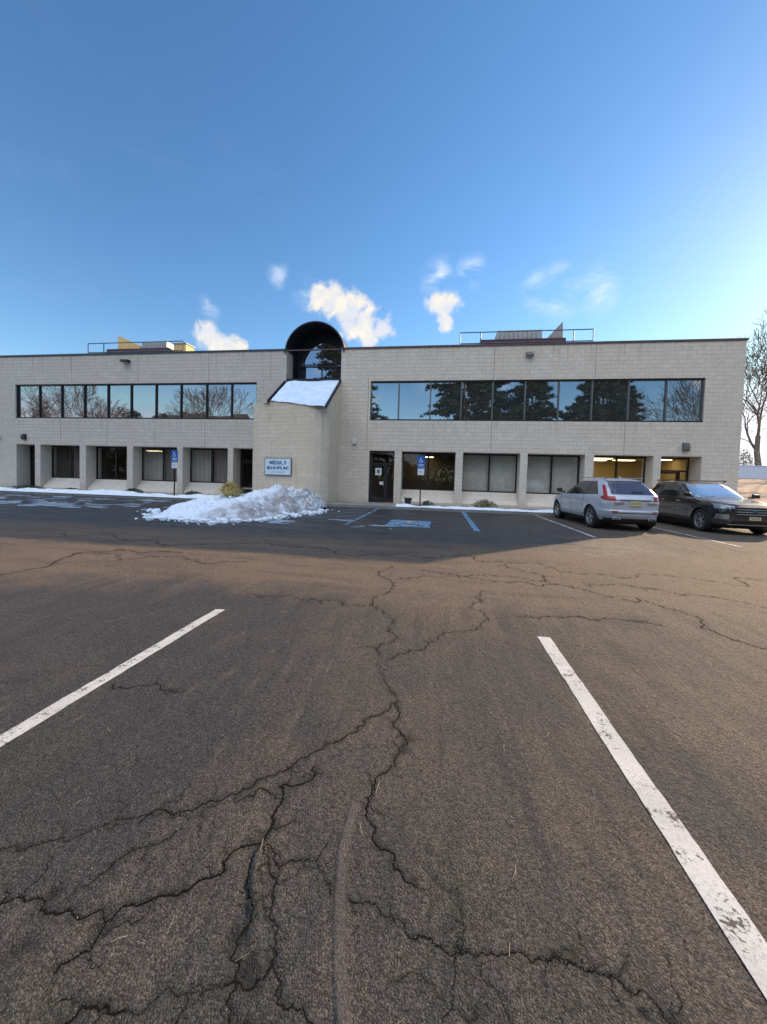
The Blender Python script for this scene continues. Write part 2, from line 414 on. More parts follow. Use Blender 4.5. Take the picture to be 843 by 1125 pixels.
# ------------------------------------------------------------------ camera (13 mm phone ultra-wide)
F_PX, YAW, PITCH, ROLL, CY, HC = 406.0, -8.456, -2.122, 1.668, 539.7, 1.5
cd = bpy.data.cameras.new('camera'); cam = bpy.data.objects.new('camera', cd); COL.objects.link(cam)
cd.sensor_fit = 'VERTICAL'; cd.sensor_height = 36; cd.lens = 36*F_PX/1125; cd.shift_y = -(562.5-CY)/1125
cd.clip_start = .05; cd.clip_end = 5000
y_, p_, r_ = R(YAW), R(PITCH), R(ROLL)
fw = Vector((math.sin(y_)*math.cos(p_), math.cos(y_)*math.cos(p_), math.sin(p_)))
rt = Vector((math.cos(y_), -math.sin(y_), 0)); up = rt.cross(fw)
r2 = rt*math.cos(r_)+up*math.sin(r_); u2 = -rt*math.sin(r_)+up*math.cos(r_)
mw = Matrix((r2, u2, -fw)).transposed().to_4x4(); mw.translation = (0, 0, HC); cam.matrix_world = mw
sc.camera = cam

# ------------------------------------------------------------------ light
SUN_AZ, SUN_EL = 47.0, 23.5          # from +Y toward +X
wd = bpy.data.worlds.new('World'); sc.world = wd; wd.use_nodes = True
wt = wd.node_tree; bg = wt.nodes['Background']
def wn(t, **k):
    n = wt.nodes.new(t)
    for a, v in k.items(): setattr(n, a, v)
    return n
sky = wn('ShaderNodeTexSky', sky_type='NISHITA'); sky.sun_disc = False
sky.sun_elevation = R(SUN_EL); sky.sun_rotation = R(SUN_AZ); sky.air_density = 1.0; sky.dust_density = .12; sky.ozone_density = 1.7
tc = wn('ShaderNodeTexCoord')
def wm(op, a, b=0.):
    n = wn('ShaderNodeMath', operation=op)
    for x, i in ((a, 0), (b, 1)):
        if isinstance(x, (int, float)): n.inputs[i].default_value = x
        else: wt.links.new(x, n.inputs[i])
    return n.outputs[0]
# clouds: puffs at their own directions in the sky, broken up by noise
wz = wn('ShaderNodeTexNoise'); wz.inputs['Scale'].default_value = 16; wz.inputs['Detail'].default_value = 5; wt.links.new(tc.outputs['Generated'], wz.inputs['Vector'])
wz2 = wn('ShaderNodeVectorMath', operation='MULTIPLY_ADD'); wt.links.new(wz.outputs['Color'], wz2.inputs[0]); wz2.inputs[1].default_value = (.036, .036, .036)
wzs = wn('ShaderNodeVectorMath', operation='SUBTRACT'); wt.links.new(tc.outputs['Generated'], wzs.inputs[0]); wzs.inputs[1].default_value = (.018, .018, .018); wt.links.new(wzs.outputs[0], wz2.inputs[2])
WARP = wz2.outputs[0]
def blobs(lst):
    acc = None
    for (c, rad) in lst:
        c = Vector(c).normalized()
        d = wn('ShaderNodeVectorMath', operation='DISTANCE'); wt.links.new(WARP, d.inputs[0]); d.inputs[1].default_value = c
        v = wm('SUBTRACT', 1., wm('DIVIDE', d.outputs['Value'], rad))
        acc = v if acc is None else wm('MAXIMUM', acc, v)
    return acc
def px(x, y):
    d = fw + r2*((x-421.5)/F_PX) - u2*((y-CY)/F_PX); return d.normalized()
cumulus = blobs([(px(350, 326), .046), (px(366, 330), .060), (px(384, 343), .064), (px(402, 354), .060), (px(420, 361), .048), (px(404, 374), .040), (px(385, 356), .048),
                 (px(480, 331), .042), (px(490, 335), .048), (px(490, 352), .034),
                 (px(230, 370), .050), (px(245, 379), .054), (px(262, 386), .038),
                 ((.5, -.8, .27), .10), ((.62, -.7, .24), .12), ((.28, -.9, .30), .10), ((-.2, -.9, .2), .08)])
veil = blobs([(px(307, 303), .035), (px(519, 299), .045), (px(620, 321), .07), (px(590, 322), .05), (px(655, 320), .06), (px(340, 322), .05), (px(230, 338), .03),
              (px(480, 305), .05)])
def wnoise(scale, detail, rough, sz=(1, 1, 1), dist=0.):
    mp = wn('ShaderNodeMapping'); mp.inputs['Scale'].default_value = sz; wt.links.new(tc.outputs['Generated'], mp.inputs[0])
    n = wn('ShaderNodeTexNoise'); wt.links.new(mp.outputs[0], n.inputs['Vector'])
    n.inputs['Scale'].default_value = scale; n.inputs['Detail'].default_value = detail; n.inputs['Roughness'].default_value = rough; n.inputs['Distortion'].default_value = dist
    return n.outputs[0]
def wramp(f, a, b, c=0., d=1.):
    n = wn('ShaderNodeMapRange', interpolation_type='SMOOTHSTEP'); wt.links.new(f, n.inputs[0])
    for i, v in enumerate((a, b, c, d)): n.inputs[1+i].default_value = v
    return n.outputs[0]
n1 = wnoise(20, 9, .62, dist=.3)
cu = wm('ADD', cumulus, wm('MULTIPLY', wm('SUBTRACT', n1, .5), 1.35))
cu_a = wramp(cu, .20, .62, 0, .94)
n2 = wnoise(9, 7, .6, (1, 1, 2.6), .6)
ve = wm('MULTIPLY', wramp(veil, .0, .9), wramp(n2, .36, .70, 0, .75))
ci = wm('MULTIPLY', wramp(wnoise(2.6, 8, .6, (1, 1, 3.2), .8), .55, .9, 0, .05), 1.)
mx1 = wn('ShaderNodeMix', data_type='RGBA'); wt.links.new(wm('MAXIMUM', ve, ci), mx1.inputs[0])
hsv = wn('ShaderNodeHueSaturation'); hsv.inputs['Saturation'].default_value = 1.22; wt.links.new(sky.outputs[0], hsv.inputs['Color'])
mn = wn('ShaderNodeVectorMath', operation='MINIMUM'); wt.links.new(hsv.outputs[0], mn.inputs[0]); mn.inputs[1].default_value = (6.2, 6.2, 6.8)
wt.links.new(mn.outputs[0], mx1.inputs[6]); mx1.inputs[7].default_value = (4.6, 5.1, 5.8, 1)
cc = wn('ShaderNodeMix', data_type='RGBA'); wt.links.new(wramp(n1, .42, .62), cc.inputs[0]); cc.inputs[6].default_value = (3.9, 4.0, 4.3, 1); cc.inputs[7].default_value = (5.0, 4.65, 4.0, 1)
mx2 = wn('ShaderNodeMix', data_type='RGBA'); wt.links.new(cu_a, mx2.inputs[0]); wt.links.new(mx1.outputs[2], mx2.inputs[6]); wt.links.new(cc.outputs[2], mx2.inputs[7])
# added fill light: unseen bright cloud bank high behind the viewer
dt = wn('ShaderNodeVectorMath', operation='DOT_PRODUCT'); wt.links.new(tc.outputs['Generated'], dt.inputs[0]); dt.inputs[1].default_value = Vector((-.1, -.45, .88)).normalized()
cloud_fill = wramp(wm('ADD', dt.outputs['Value'], wm('MULTIPLY', wm('SUBTRACT', wnoise(3.2, 7, .6), .5), .7)), .68, .92, 0, .95)
mx3 = wn('ShaderNodeMix', data_type='RGBA'); wt.links.new(cloud_fill, mx3.inputs[0]); wt.links.new(mx2.outputs[2], mx3.inputs[6]); mx3.inputs[7].default_value = (9.2, 9.9, 11.3, 1)
wt.links.new(mx3.outputs[2], bg.inputs[0]); bg.inputs[1].default_value = .112
sl = bpy.data.lights.new('sun', 'SUN'); sun = bpy.data.objects.new('sun', sl); COL.objects.link(sun)
sl.energy = 3.9; sl.angle = R(.53); sl.color = (1, .74, .48)
sd = Vector((math.sin(R(SUN_AZ))*math.cos(R(SUN_EL)), math.cos(R(SUN_AZ))*math.cos(R(SUN_EL)), math.sin(R(SUN_EL))))
sun.rotation_euler = sd.to_track_quat('Z', 'Y').to_euler(); sun.location = sd*200
sc.view_settings.view_transform = 'Standard'; sc.view_settings.look = 'None'; sc.view_settings.gamma = 1
sc.view_settings.exposure = .92
sc.render.engine = 'CYCLES'

# ------------------------------------------------------------------ ground
CRACKS = {
'A': (.010, [(-0.719,6.192),(-0.701,5.385),(-0.748,4.554),(-0.739,4.247),(-0.529,3.997),(-0.434,3.806),(-0.475,3.272),(-0.403,2.815),(-0.295,2.545),(-0.236,2.376),(-0.197,2.243),(-0.138,2.09),(-0.167,1.969),(-0.2,1.835),(-0.27,1.627),(-0.272,1.553),(-0.215,1.507),(-0.122,1.387),(-0.025,1.304)]),
'A2': (.009, [(-0.739,4.247),(-0.943,4.18),(-1.31,4.26),(-1.667,4.26),(-2.307,4.212)]),
'S': (.009, [(-2.208,2.24),(-1.982,2.251),(-1.817,2.239),(-1.682,2.234)]),
'B': (.009, [(-0.239,2.405),(-0.392,2.205),(-0.491,2.008),(-0.589,1.896),(-0.695,1.76),(-0.797,1.666),(-0.87,1.574),(-1.058,1.441),(-1.206,1.349)]),
'B2': (.011, [(-0.577,1.785),(-0.711,1.633),(-0.667,1.49),(-0.667,1.363),(-0.773,1.272),(-0.821,1.198),(-0.914,1.133),(-0.976,1.094),(-1.045,1.034),(-1.159,1.027),(-1.3,1.051),(-1.404,1.042),(-1.44,1.013),(-1.595,0.967)]),
'B3': (.004, [(-1.241,1.048),(-1.193,1.154),(-1.127,1.262),(-1.019,1.367)]),
'B4': (.008, [(-1.045,1.034),(-1.028,0.978),(-1.052,0.94),(-1.077,0.893)]),
'C': (.006, [(-0.667,1.363),(-0.553,1.284),(-0.422,1.334),(-0.398,1.411)]),
'C2': (.005, [(-0.422,1.334),(-0.385,1.297),(-0.328,1.236)]),
'D': (.007, [(-0.661,1.352),(-0.662,1.274),(-0.594,1.161),(-0.585,1.078),(-0.581,1.012),(-0.533,0.956),(-0.514,0.886)]),
'D2': (.0055, [(-0.644,1.348),(-0.594,1.293),(-0.526,1.187),(-0.476,1.115),(-0.44,1.004),(-0.385,0.944),(-0.287,0.925)]),
'E': (.010, [(-0.976,0.808),(-0.932,0.851),(-0.81,0.862),(-0.745,0.892),(-0.672,0.923),(-0.555,0.968),(-0.451,1.021)]),
'F': (.006, [(-0.266,1.232),(-0.167,1.23),(-0.065,1.191),(-0.002,1.165),(0.116,1.148),(0.216,1.16),(0.29,1.173),(0.361,1.174),(0.458,1.179),(0.534,1.165),(0.6,1.139),(0.667,1.122),(0.701,1.074)]),
'G': (.0035, [(0.116,1.143),(0.099,1.074),(0.063,0.984)]),
'G2': (.003, [(0.185,1.13),(0.205,1.082),(0.245,1.015)]),
'F2': (.003, [(0.116,1.147),(0.141,1.217),(0.126,1.267)]),
'J': (.012, [(0.891,4.239),(1.407,4.33),(1.798,4.337),(2.201,4.389),(2.431,4.31)]),
'K': (.015, [(-0.22,6.071),(0.906,5.648),(1.948,5.673),(2.642,5.299),(2.805,4.335),(3.095,3.907),(3.294,3.655)]),
'L': (.009, [(0.698,5.142),(0.557,4.621),(0.399,4.42),(0.165,3.679),(-0.051,3.383),(-0.244,3.108),(-0.374,2.968)]),
'M': (.018, [(-6.069,3.906),(-5.989,4.252),(-5.886,4.653),(-6.327,5.617),(-5.931,6.171),(-4.672,6.194)]),
'M2': (.016, [(-6.327,5.617),(-5.244,5.404),(-4.42,5.861),(-3.175,5.78)]),
'N': (.013, [(3.74,5.643),(2.933,5.874),(2.201,5.929)]),
'P': (.012, [(-0.622,5.405),(0.587,5.934),(1.639,5.786)]),
'O': (.004, [(-1.107,1.424),(-1.237,1.369),(-1.351,1.307),(-1.423,1.235),(-1.576,1.171),(-1.733,1.161)]),
'U': (.014, [(-9,7.2),(-6.6,6.9),(-4.1,7.3),(-1.5,6.8),(1.3,7.0),(4.2,6.7),(7,7.3)]),
'V': (.012, [(1.3,7.0),(1.7,6.2),(1.64,5.79)]), 'W': (.012, [(5.5,4.4),(4.7,5.2),(3.74,5.64)]),
}
def spacing(lo, hi, f):
    out = [lo]
    while out[-1] < hi: out.append(out[-1]+f(out[-1]))
    return out
xp = spacing(0, 9, lambda x: .0048+.0024*x); xp += spacing(xp[-1]+.1, 700, lambda x: .05*x)[0:]
gx = np.array([-a for a in xp[:0:-1]]+xp)
yn = spacing(.55, 9.5, lambda y: .0042+.0026*y*y if y < 4 else .046+.004*y)
gy = np.array([-300, -150, -80, -40, -20, -10, -5, -2, -1, 0, .3]+yn+spacing(yn[-1]+.2, 24, lambda y: .35)+spacing(25, 1500, lambda y: .1*y))
GX, GY = np.meshgrid(gx, gy)
near = np.clip((14-np.hypot(GX, GY))/6, 0, 1)
GZ = ((fbm(GX*.55, GY*.55, 4, 3)-.5)*.035+(fbm(GX*3.1, GY*3.1, 4, 9)-.5)*.006+(fbm(GX*17, GY*17, 4, 5)-.5)*.0024)*near
GZ += (fbm(GX*6.5, GY*.8, 4, 21)-.5)*.005*near
CK = np.zeros_like(GX)
def refine(pts, amp, levels, rng):
    pts = [np.array(p, float) for p in pts]
    for L in range(levels):
        o = [pts[0]]
        for a, b in zip(pts, pts[1:]):
            d = b-a; n = np.array([-d[1], d[0]]); o += [a+d*(.5+rng.uniform(-.12, .12))+n*rng.normal()*amp, b]
        pts = o
    return pts
def stamp(x, y, w, depth, dirt):
    r = w*3.2+.012
    i0, i1 = np.searchsorted(gx, [x-r, x+r]); j0, j1 = np.searchsorted(gy, [y-r, y+r])
    if i1 <= i0 or j1 <= j0: return
    d = np.hypot(GX[j0:j1, i0:i1]-x, GY[j0:j1, i0:i1]-y)
    CKs = CK[j0:j1, i0:i1]; np.maximum(CKs, np.clip(1.5-d/w, 0, 1)*dirt, out=CKs)
    DP_ = DP[j0:j1, i0:i1]; np.maximum(DP_, depth*np.exp(-(d/(w*.9))**2), out=DP_)
    SG_ = SG[j0:j1, i0:i1]; np.maximum(SG_, np.exp(-(d/(w*3+.01))**2), out=SG_)
DP = np.zeros_like(GX); SG = np.zeros_like(GX)
RIB = []
for name, (w, pts) in CRACKS.items():
    rng = np.random.default_rng(abs(hash(name)) % 1000 if False else sum(map(ord, name))*7+3)
    fine = refine(pts, .16, 5 if w > .006 else 6, rng); k = 0
    RIB.append((w, fine, sum(map(ord, name))))
    tot = 0
    for a, b in zip(fine, fine[1:]):
        n = max(1, int(np.hypot(*(b-a))/(w*.35)))
        for t in range(n):
            p = a+(b-a)*t/n; tot += np.hypot(*(b-a))/n
            ww = w*(.28+.75*float(vnoise(np.array(tot*14.), np.array(k+.5), 5)) + .35*float(vnoise(np.array(tot*3.), np.array(9.5), 8)))
            if float(vnoise(np.array(tot*2.3), np.array(3.7), sum(map(ord, name)))) < .16: ww *= .35
            ww *= .62; stamp(p[0], p[1], max(ww, .0020), .0025+ww*.45, .8)
    # little side cracks
    for q in range(int(len(pts)*.7)):
        i = rng.integers(0, len(fine)-1); a = fine[i]; ang = rng.uniform(0, 6.28); ln = rng.uniform(.04, .16)*(1+w*25)
        RIB.append((w*.35, None, 0)) if False else None
        side = refine([a, a+ln*.5*np.array([math.cos(ang), math.sin(ang)]), a+ln*np.array([math.cos(ang+.5), math.sin(ang+.5)])], .2, 3, rng)
        for s_, (a, b) in enumerate(zip(side, side[1:])):
            n = max(1, int(np.hypot(*(b-a))/(w*.3)))
            for t in range(n):
                p = a+(b-a)*t/n; stamp(p[0], p[1], max(.0018, w*.25*(1-s_/len(side))), .003, .7)
        RIB.append((w*.4, side, int(q)+7))
# crumbled, sunken spots where cracks meet
for (x, y, r) in [(-1.045,1.03,.045),(-.667,1.36,.035),(-.52,1.0,.045),(-.60,1.07,.04),(.70,1.08,.03),(-.14,2.08,.045),(-.15,1.98,.035),(.11,1.15,.018),(-1.25,.93,.05),(.62,1.09,.02),(-1.3,1.06,.03),(-.74,4.25,.06)]:
    d = np.hypot(GX-x, GY-y); k = np.clip(1.25-d/r+(fbm(GX*30, GY*30, 3, 4)-.5)*1.6, 0, 1); k[d > r*2.5] = 0
    CK = np.maximum(CK, k*.8); DP = np.maximum(DP, k*.007)
GZ -= DP
# the smooth sealed ridge running to the camera
strip = [(-.322, 1.60), (-0.328, 1.529), (-0.328, 1.375), (-0.28, 1.162), (-0.243, 1.036), (-0.206, 0.938), (-.17, .86), (-.12, .7)]
ST = np.zeros_like(GX)
for a, b in zip(strip, strip[1:]):
    a = np.array(a); b = np.array(b); d = b-a; L2 = d@d
    t = np.clip(((GX-a[0])*d[0]+(GY-a[1])*d[1])/L2, 0, 1)
    dist = np.hypot(GX-a[0]-t*d[0], GY-a[1]-t*d[1])
    ST = np.maximum(ST, np.clip(1.0-(dist-.017)/.004, 0, 1))
GZ += ST*.005
EDG = np.zeros_like(GX)
# second pair of thin heaved slabs left of it
for pl, wd_, hh in [([(-.655,1.34),(-.63,1.28),(-.60,1.19),(-.565,1.13)], .016, .008), ([(-.56,1.12),(-.52,1.06),(-.50,1.0)], .022, .004)]:
    for a, b in zip(pl, pl[1:]):
        a = np.array(a); b = np.array(b); d = b-a; t = np.clip(((GX-a[0])*d[0]+(GY-a[1])*d[1])/(d@d), 0, 1)
        dist = np.hypot(GX-a[0]-t*d[0], GY-a[1]-t*d[1]); k = np.clip(1-(dist-wd_)/.008, 0, 1)
        EDG = np.maximum(EDG, k*hh)
GZ += EDG; ST = np.maximum(ST, np.clip(EDG/.008, 0, 1)*.5)
# darker patch over the left stall, curved edge at its head
wob = (fbm(GX*.8, GY*.8, 4, 31)-.5)*.8
e1 = 4.35-.055*(GX+2.3)**2+wob*.7
PT = np.clip((e1-GY)/.35, 0, 1)*np.clip((-.9-GX+wob*1.1)/.5, 0, 1)
PT = np.maximum(PT, .75*np.clip((3.9+wob-GY)/.5, 0, 1)*np.clip((1.05-GX)/.3, 0, 1)*np.clip((GX-.1+wob)/.3, 0, 1)*np.clip((GY-2.0+wob)/.8, 0, 1))
# grass bank and ground rising to the far right, behind the lot
bank = np.clip((GX-19)/6, 0, 1)*np.clip((GY-33)/25, 0, 1); GZ = GZ+bank*2.7
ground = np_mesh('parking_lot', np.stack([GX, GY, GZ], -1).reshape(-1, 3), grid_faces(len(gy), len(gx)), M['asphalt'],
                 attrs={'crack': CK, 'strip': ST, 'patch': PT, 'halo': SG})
tag(ground, kind='structure')
def gh(x, y):
    x = np.asarray(x, float); y = np.asarray(y, float)
    i = np.clip(np.searchsorted(gx, x)-1, 0, len(gx)-2); j = np.clip(np.searchsorted(gy, y)-1, 0, len(gy)-2)
    fx = (x-gx[i])/(gx[i+1]-gx[i]); fy = (y-gy[j])/(gy[j+1]-gy[j])
    def s(A): return A[j, i]*(1-fx)*(1-fy)+A[j, i+1]*fx*(1-fy)+A[j+1, i]*(1-fx)*fy+A[j+1, i+1]*fx*fy
    return s(GZ), s(CK)
def ground_sheet(name, x0, x1, y0, y1, step, mat, dz=.004, chip=.0, slant=0., keep=None, kind='structure'):
    nx = max(2, int((x1-x0)/step[0])+1); ny = max(2, int((y1-y0)/step[1])+1)
    X, Y = np.meshgrid(np.linspace(x0, x1, nx), np.linspace(y0, y1, ny)); Y = Y+slant*(X-x0)
    Z, C = gh(X, Y)
    # chipped outline
    X2 = X+(fbm(X*0+Y*9, X*0+3.3+X, 4, 77)-.5)*.012*(1 if step[0] < .03 else 0)
    F = grid_faces(ny, nx); cx = X.ravel()[F].mean(1); cy = Y.ravel()[F].mean(1); cc = C.ravel()[F].mean(1)
    k = cc < .5
    if chip: k &= fbm(cx*11, cy*7, 4, 55) < (1-chip)
    if keep is not None: k &= keep(cx, cy)
    return tag(np_mesh(name, np.stack([X2, Y, Z+dz], -1).reshape(-1, 3), F[k], mat), kind=kind)
ground_sheet('painted_line', -2.37, -2.265, .35, 3.70, (.006, .008), M['line'], .0035, .13)
ground_sheet('painted_line', 1.0, 1.12, .35, 3.74, (.006, .008), M['line'], .0035, .16)
ground_sheet('painted_line', 4.32, 4.42, 11.0, 17.5, (.05, .1), M['line_far'], .004)
ground_sheet('painted_line', 7.60, 7.70, 10.6, 17.5, (.05, .1), M['line_far'], .004, .3)
ground_sheet('painted_line', 10.85, 10.95, 11.0, 17.5, (.05, .1), M['line_far'], .004)
ground_sheet('blue_line', 1.08, 1.26, 11.1, 17.5, (.05, .1), M['line_blue'], .004, .25)
ground_sheet('blue_line', -2.88, -2.76, 11.1, 17.5, (.05, .1), M['line_blue'], .004, .3)
def diag(name, a, b, w, mat, chip=.3):
    a = np.array(a); b = np.array(b); d = (b-a)/np.hypot(*(b-a)); n = np.array([-d[1], d[0]])*w/2
    k = 40; T = np.linspace(0, 1, k); P = a+(b-a)*T[:, None]
    V = np.concatenate([np.c_[P+n, np.full(k, .004)], np.c_[P-n, np.full(k, .004)]])
    V[:, 2] += gh(V[:, 0], V[:, 1])[0]
    F = [(i, i+1, k+i+1, k+i) for i in range(k-1) if fbm(np.array([P[i, 0]*3]), np.array([P[i, 1]*3]), 3, 8)[0] < 1-chip]
    return tag(np_mesh(name, V, F, mat), kind='structure')
for yy in (12.4, 13.9, 15.4): diag('blue_line', (-4.9, yy), (-2.95, yy+1.5), .10, M['line_blue'], .35)
# accessible-stall emblem: blue square, white figure in a wheelchair
ground_sheet('accessible_square', -1.62, -.22, 11.3, 13.1, (.05, .05), M['isa_blue'], .004, .22)
def flat_emblem(name, cx, cy, s, mat, z, parent=None, plane='ground', flip=1, y=0):
    b = MB()
    def P(u, v): return (cx+u*s*flip, cy+v*s, z) if plane == 'ground' else (cx+u*s, y, z+v*s)
    def bar(p, q, w):
        p = Vector(p); q = Vector(q); d = (q-p).normalized(); n = Vector((-d.y, d.x))*w/2
        b.poly([P(*(p+n)), P(*(p-n)), P(*(q-n)), P(*(q+n))])
    for k in range(16):
        t0, t1 = [2*math.pi*(k+e)/16 for e in (0, 1)]
        b.poly([P(.02, .78), P(.02+.09*math.cos(t0), .78+.09*math.sin(t0)), P(.02+.09*math.cos(t1), .78+.09*math.sin(t1))])
    bar((0, .68), (.04, .30), .11); bar((.02, .52), (.27, .52), .07); bar((.0, .30), (.33, .28), .10); bar((.30, .30), (.42, -.02), .09); bar((.40, .0), (.52, .03), .06)
    for k in range(22):
        t0, t1 = [R(130)+R(230)*(k+e)/22 for e in (0, 1)]
        c0, c1 = (.03, .16), (.03, .16)
        b.poly([P(c0[0]+r*math.cos(t), c0[1]+r*math.sin(t)) for r, t in ((.30, t0), (.30, t1), (.235, t1), (.235, t0))])
    return b.build(name, mat, parent)
tag(flat_emblem('accessible_symbol', -.98, 11.65, 1.25, M['line_far'], .0225), kind='structure')

# crisp dark gaps running inside the grooves, one jagged ribbon per crack
CR = MB(); crr = np.random.default_rng(5)
for w, ln, sd in RIB:
    n = len(ln); side = []; arc_ = 0
    for i, p in enumerate(ln):
        a = ln[max(i-1, 0)]; b_ = ln[min(i+1, n-1)]; d = b_-a; L_ = np.hypot(*d)+1e-9; nn_ = np.array([-d[1], d[0]])/L_; arc_ += L_/2
        far = 1+max(0, p[1]-1.5)*.10
        ww = w*.23*far*(.25+1.1*float(vnoise(np.array(arc_*9), np.array(sd+.5), 5))+.5*crr.random())
        if float(vnoise(np.array(arc_*2.3), np.array(3.7), sd)) < .18: ww *= .25
        if i in (0, n-1): ww *= .1
        side.append((p+nn_*ww*(.6+.8*crr.random()), p-nn_*ww*(.6+.8*crr.random())))
    A = np.array([q for pr in side for q in pr]); Zr = gh(A[:, 0], A[:, 1])[0]+.0012
    for i in range(n-1):
        k = 2*i; CR.poly([(A[k][0], A[k][1], Zr[k]), (A[k+1][0], A[k+1][1], Zr[k+1]), (A[k+3][0], A[k+3][1], Zr[k+3]), (A[k+2][0], A[k+2][1], Zr[k+2])])
m = NT('crack gap'); m.set(Base_Color=(.010, .009, .008, 1), Roughness=1.0, Specular_IOR_Level=0.0)
tag(CR.build('asphalt_crack', m.m), kind='structure')
# loose grit, thickest along the cracks
G = MB(); gr_ = random.Random(2)
pts_ = [(p, w) for w, ln, sd in RIB for p in ln if p[1] < 4.5]
for k in range(5200):
    if k % 2:
        p, w = pts_[gr_.randrange(len(pts_))]; x, y = p[0]+gr_.gauss(0, .02+w), p[1]+gr_.gauss(0, .02+w)
    else:
        y = .75+3.6*gr_.random()**1.6; x = gr_.uniform(-1.25, 1.25)*y
    if y < .6: continue
    sz_ = gr_.uniform(.0012, .0036)*(1+.25*max(0, y-1)); z = float(gh(x, y)[0])
    v = [Vector((gr_.gauss(0, 1), gr_.gauss(0, 1), gr_.gauss(0, .7))).normalized()*sz_*gr_.uniform(.7, 1.3) for _ in range(3)]
    o_ = Vector((x, y, z+sz_*.3)); t_ = o_+Vector((0, 0, sz_*.9))
    for a, b_ in ((0, 1), (1, 2), (2, 0)): G.poly([o_+v[a], o_+v[b_], t_])
tag(G.build('grit', simple('loose grit', (.13, .115, .10), .9, 0, .5, 60)), 'loose grit scattered on the worn asphalt and along its cracks', 'grit', kind='stuff')
G = MB()
for k in range(90):
    y = .8+4.5*gr_.random()**1.4; x = gr_.uniform(-1.2, 1.2)*y; a = gr_.uniform(0, 6.28); L_ = gr_.uniform(.02, .07); z = float(gh(x, y)[0])+.003
    c_ = gr_.uniform(-.3, .3); G.tube([(x, y, z), (x+math.cos(a)*L_*.5, y+math.sin(a)*L_*.5, z+.003), (x+math.cos(a+c_)*L_, y+math.sin(a+c_)*L_, z)], .0006*(1+.3*y), 3)
tag(G.build('dry_straws', simple('dry grass straw', (.34, .28, .18), .8)), 'thin dry straws and needles blown onto the asphalt', 'straw', kind='stuff')

# pavement, kerb
def wavy_kerb():
    b = MB(); b.box(-40, 16.0, 17.53, 17.70, -.05, .14); return b.build('kerb', M['kerb'], bevel=.012)
tag(wavy_kerb(), kind='structure')
tag(MB().box(-40, 16.0, 17.70, 20.60, -.05, .125).build('sidewalk', M['concrete']), kind='structure')
tag(MB().box(16.0, 16.15, 17.5, 34, -.05, .14).build('kerb', M['kerb']), kind='structure')
# verge on the right of the building and the winter grass bank behind
gxb = np.linspace(19, 140, 90); gyb = np.linspace(31, 140, 90); BX, BY = np.meshgrid(gxb, gyb)
BZ = np.clip((BX-19)/6, 0, 1)*np.clip((BY-33)/25, 0, 1)*2.7+.02+(fbm(BX*.4, BY*.4, 3, 2))*.25*np.clip((BY-31)/4, 0, 1)*np.clip((BX-19)/3, 0, 1)
tag(np_mesh('grass_bank', np.stack([BX, BY, BZ], -1).reshape(-1, 3), grid_faces(90, 90), M['drygrass']), kind='structure')

#@@BUILDING
D0 = 19.9; ZT, ZB, ZL, ZR = 6.71, 4.59, 2.95, 8.44; Z0 = .125
bld = empty('office_building', (-7, D0, 0), 0, 'two storey cream block office building with long dark window bands and arched dark stair bay', 'building')
INV = (7, -D0, 0)
def part(b, name, mat, parent=bld, **k):
    o = b.build(name, mat, parent, **k)
    if parent is bld: o.location = INV
    return o
def pt_child(b, name, mat, parent, **k): return b.build(name, mat, parent, **k)
colsR = [(-5.5, -3.80), (-2.41, -2.03), (.84, 1.22), (4.11, 4.47), (7.23, 7.65), (10.36, 10.70), (12.48, 14.08)]
colsL = [(-34, -26.68), (-25.29, -24.89), (-22.03, -21.59), (-18.73, -18.33), (-15.38, -15.03), (-12.14, -11.80), (-10.57, -8.67)]
REC = 20.95
def wing(x0, x1, cols, wl, wr, mat, side):
    b = MB()
    for a, c in cols: b.box(a, c, D0, REC, Z0, ZL)
    b.box(x0, x1, D0, REC, ZL, ZB)                                   # spandrel
    b.box(x0, wl, D0, REC, ZB, ZT); b.box(wr, x1, D0, REC, ZB, ZT)
    b.box(x0, x1, D0, D0+.3, ZT, ZR)                                 # parapet
    b.box(x0, x0+.3, D0+.3, 34, ZT, ZR); b.box(x1-.3, x1, D0+.3, 34, ZT, ZR); b.box(x0+.3, x1-.3, 33.7, 34, ZT, ZR)
    b.box(x0, x0+.3, REC, 34, Z0, ZT); b.box(x1-.3, x1, REC, 34, Z0, ZT); b.box(x0+.3, x1-.3, 33.7, 34, Z0, ZT)
    part(b, 'block_wall', mat)
    part(MB().box(x0+.3, x1-.3, D0+.3, 33.7, 8.05, 8.2), 'roof', M['roofdark'])
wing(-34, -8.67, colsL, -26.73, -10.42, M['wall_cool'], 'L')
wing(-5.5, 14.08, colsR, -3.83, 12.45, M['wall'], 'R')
part(MB().box(-34.04, -8.64, D0-.05, D0+.34, ZR, ZR+.09).box(-34.04, -33.66, D0+.34, 34.04, ZR, ZR+.09).box(-9.01, -8.64, D0+.34, 34.04, ZR, ZR+.09), 'coping', M['coping_dark'])
part(MB().box(-5.53, 14.13, D0-.05, D0+.34, ZR, ZR+.09).box(-5.53, -5.16, D0+.34, 34.04, ZR, ZR+.09).box(13.74, 14.13, D0+.34, 34.04, ZR, ZR+.09), 'coping', M['coping_red'])
# control joints
JM = simple('joint sealant', (.20, .17, .14), .8)
JL = [(x, ZL+.02, ZB-.04) for x in (-23.4, -20.1, -16.85, -13.6, -3.95, 2.62, 9.0)]+[(x, ZT+.06, ZR-.02) for x in (-22.6, -18.0, -13.4, -9.6, 2.62, 7.5)]+[(-3.95, ZB-.04, ZT+.2)]
for x, z0, z1 in JL: part(MB().box(x-.009, x+.009, D0-.003, D0+.02, z0, z1), 'control_joint', JM)
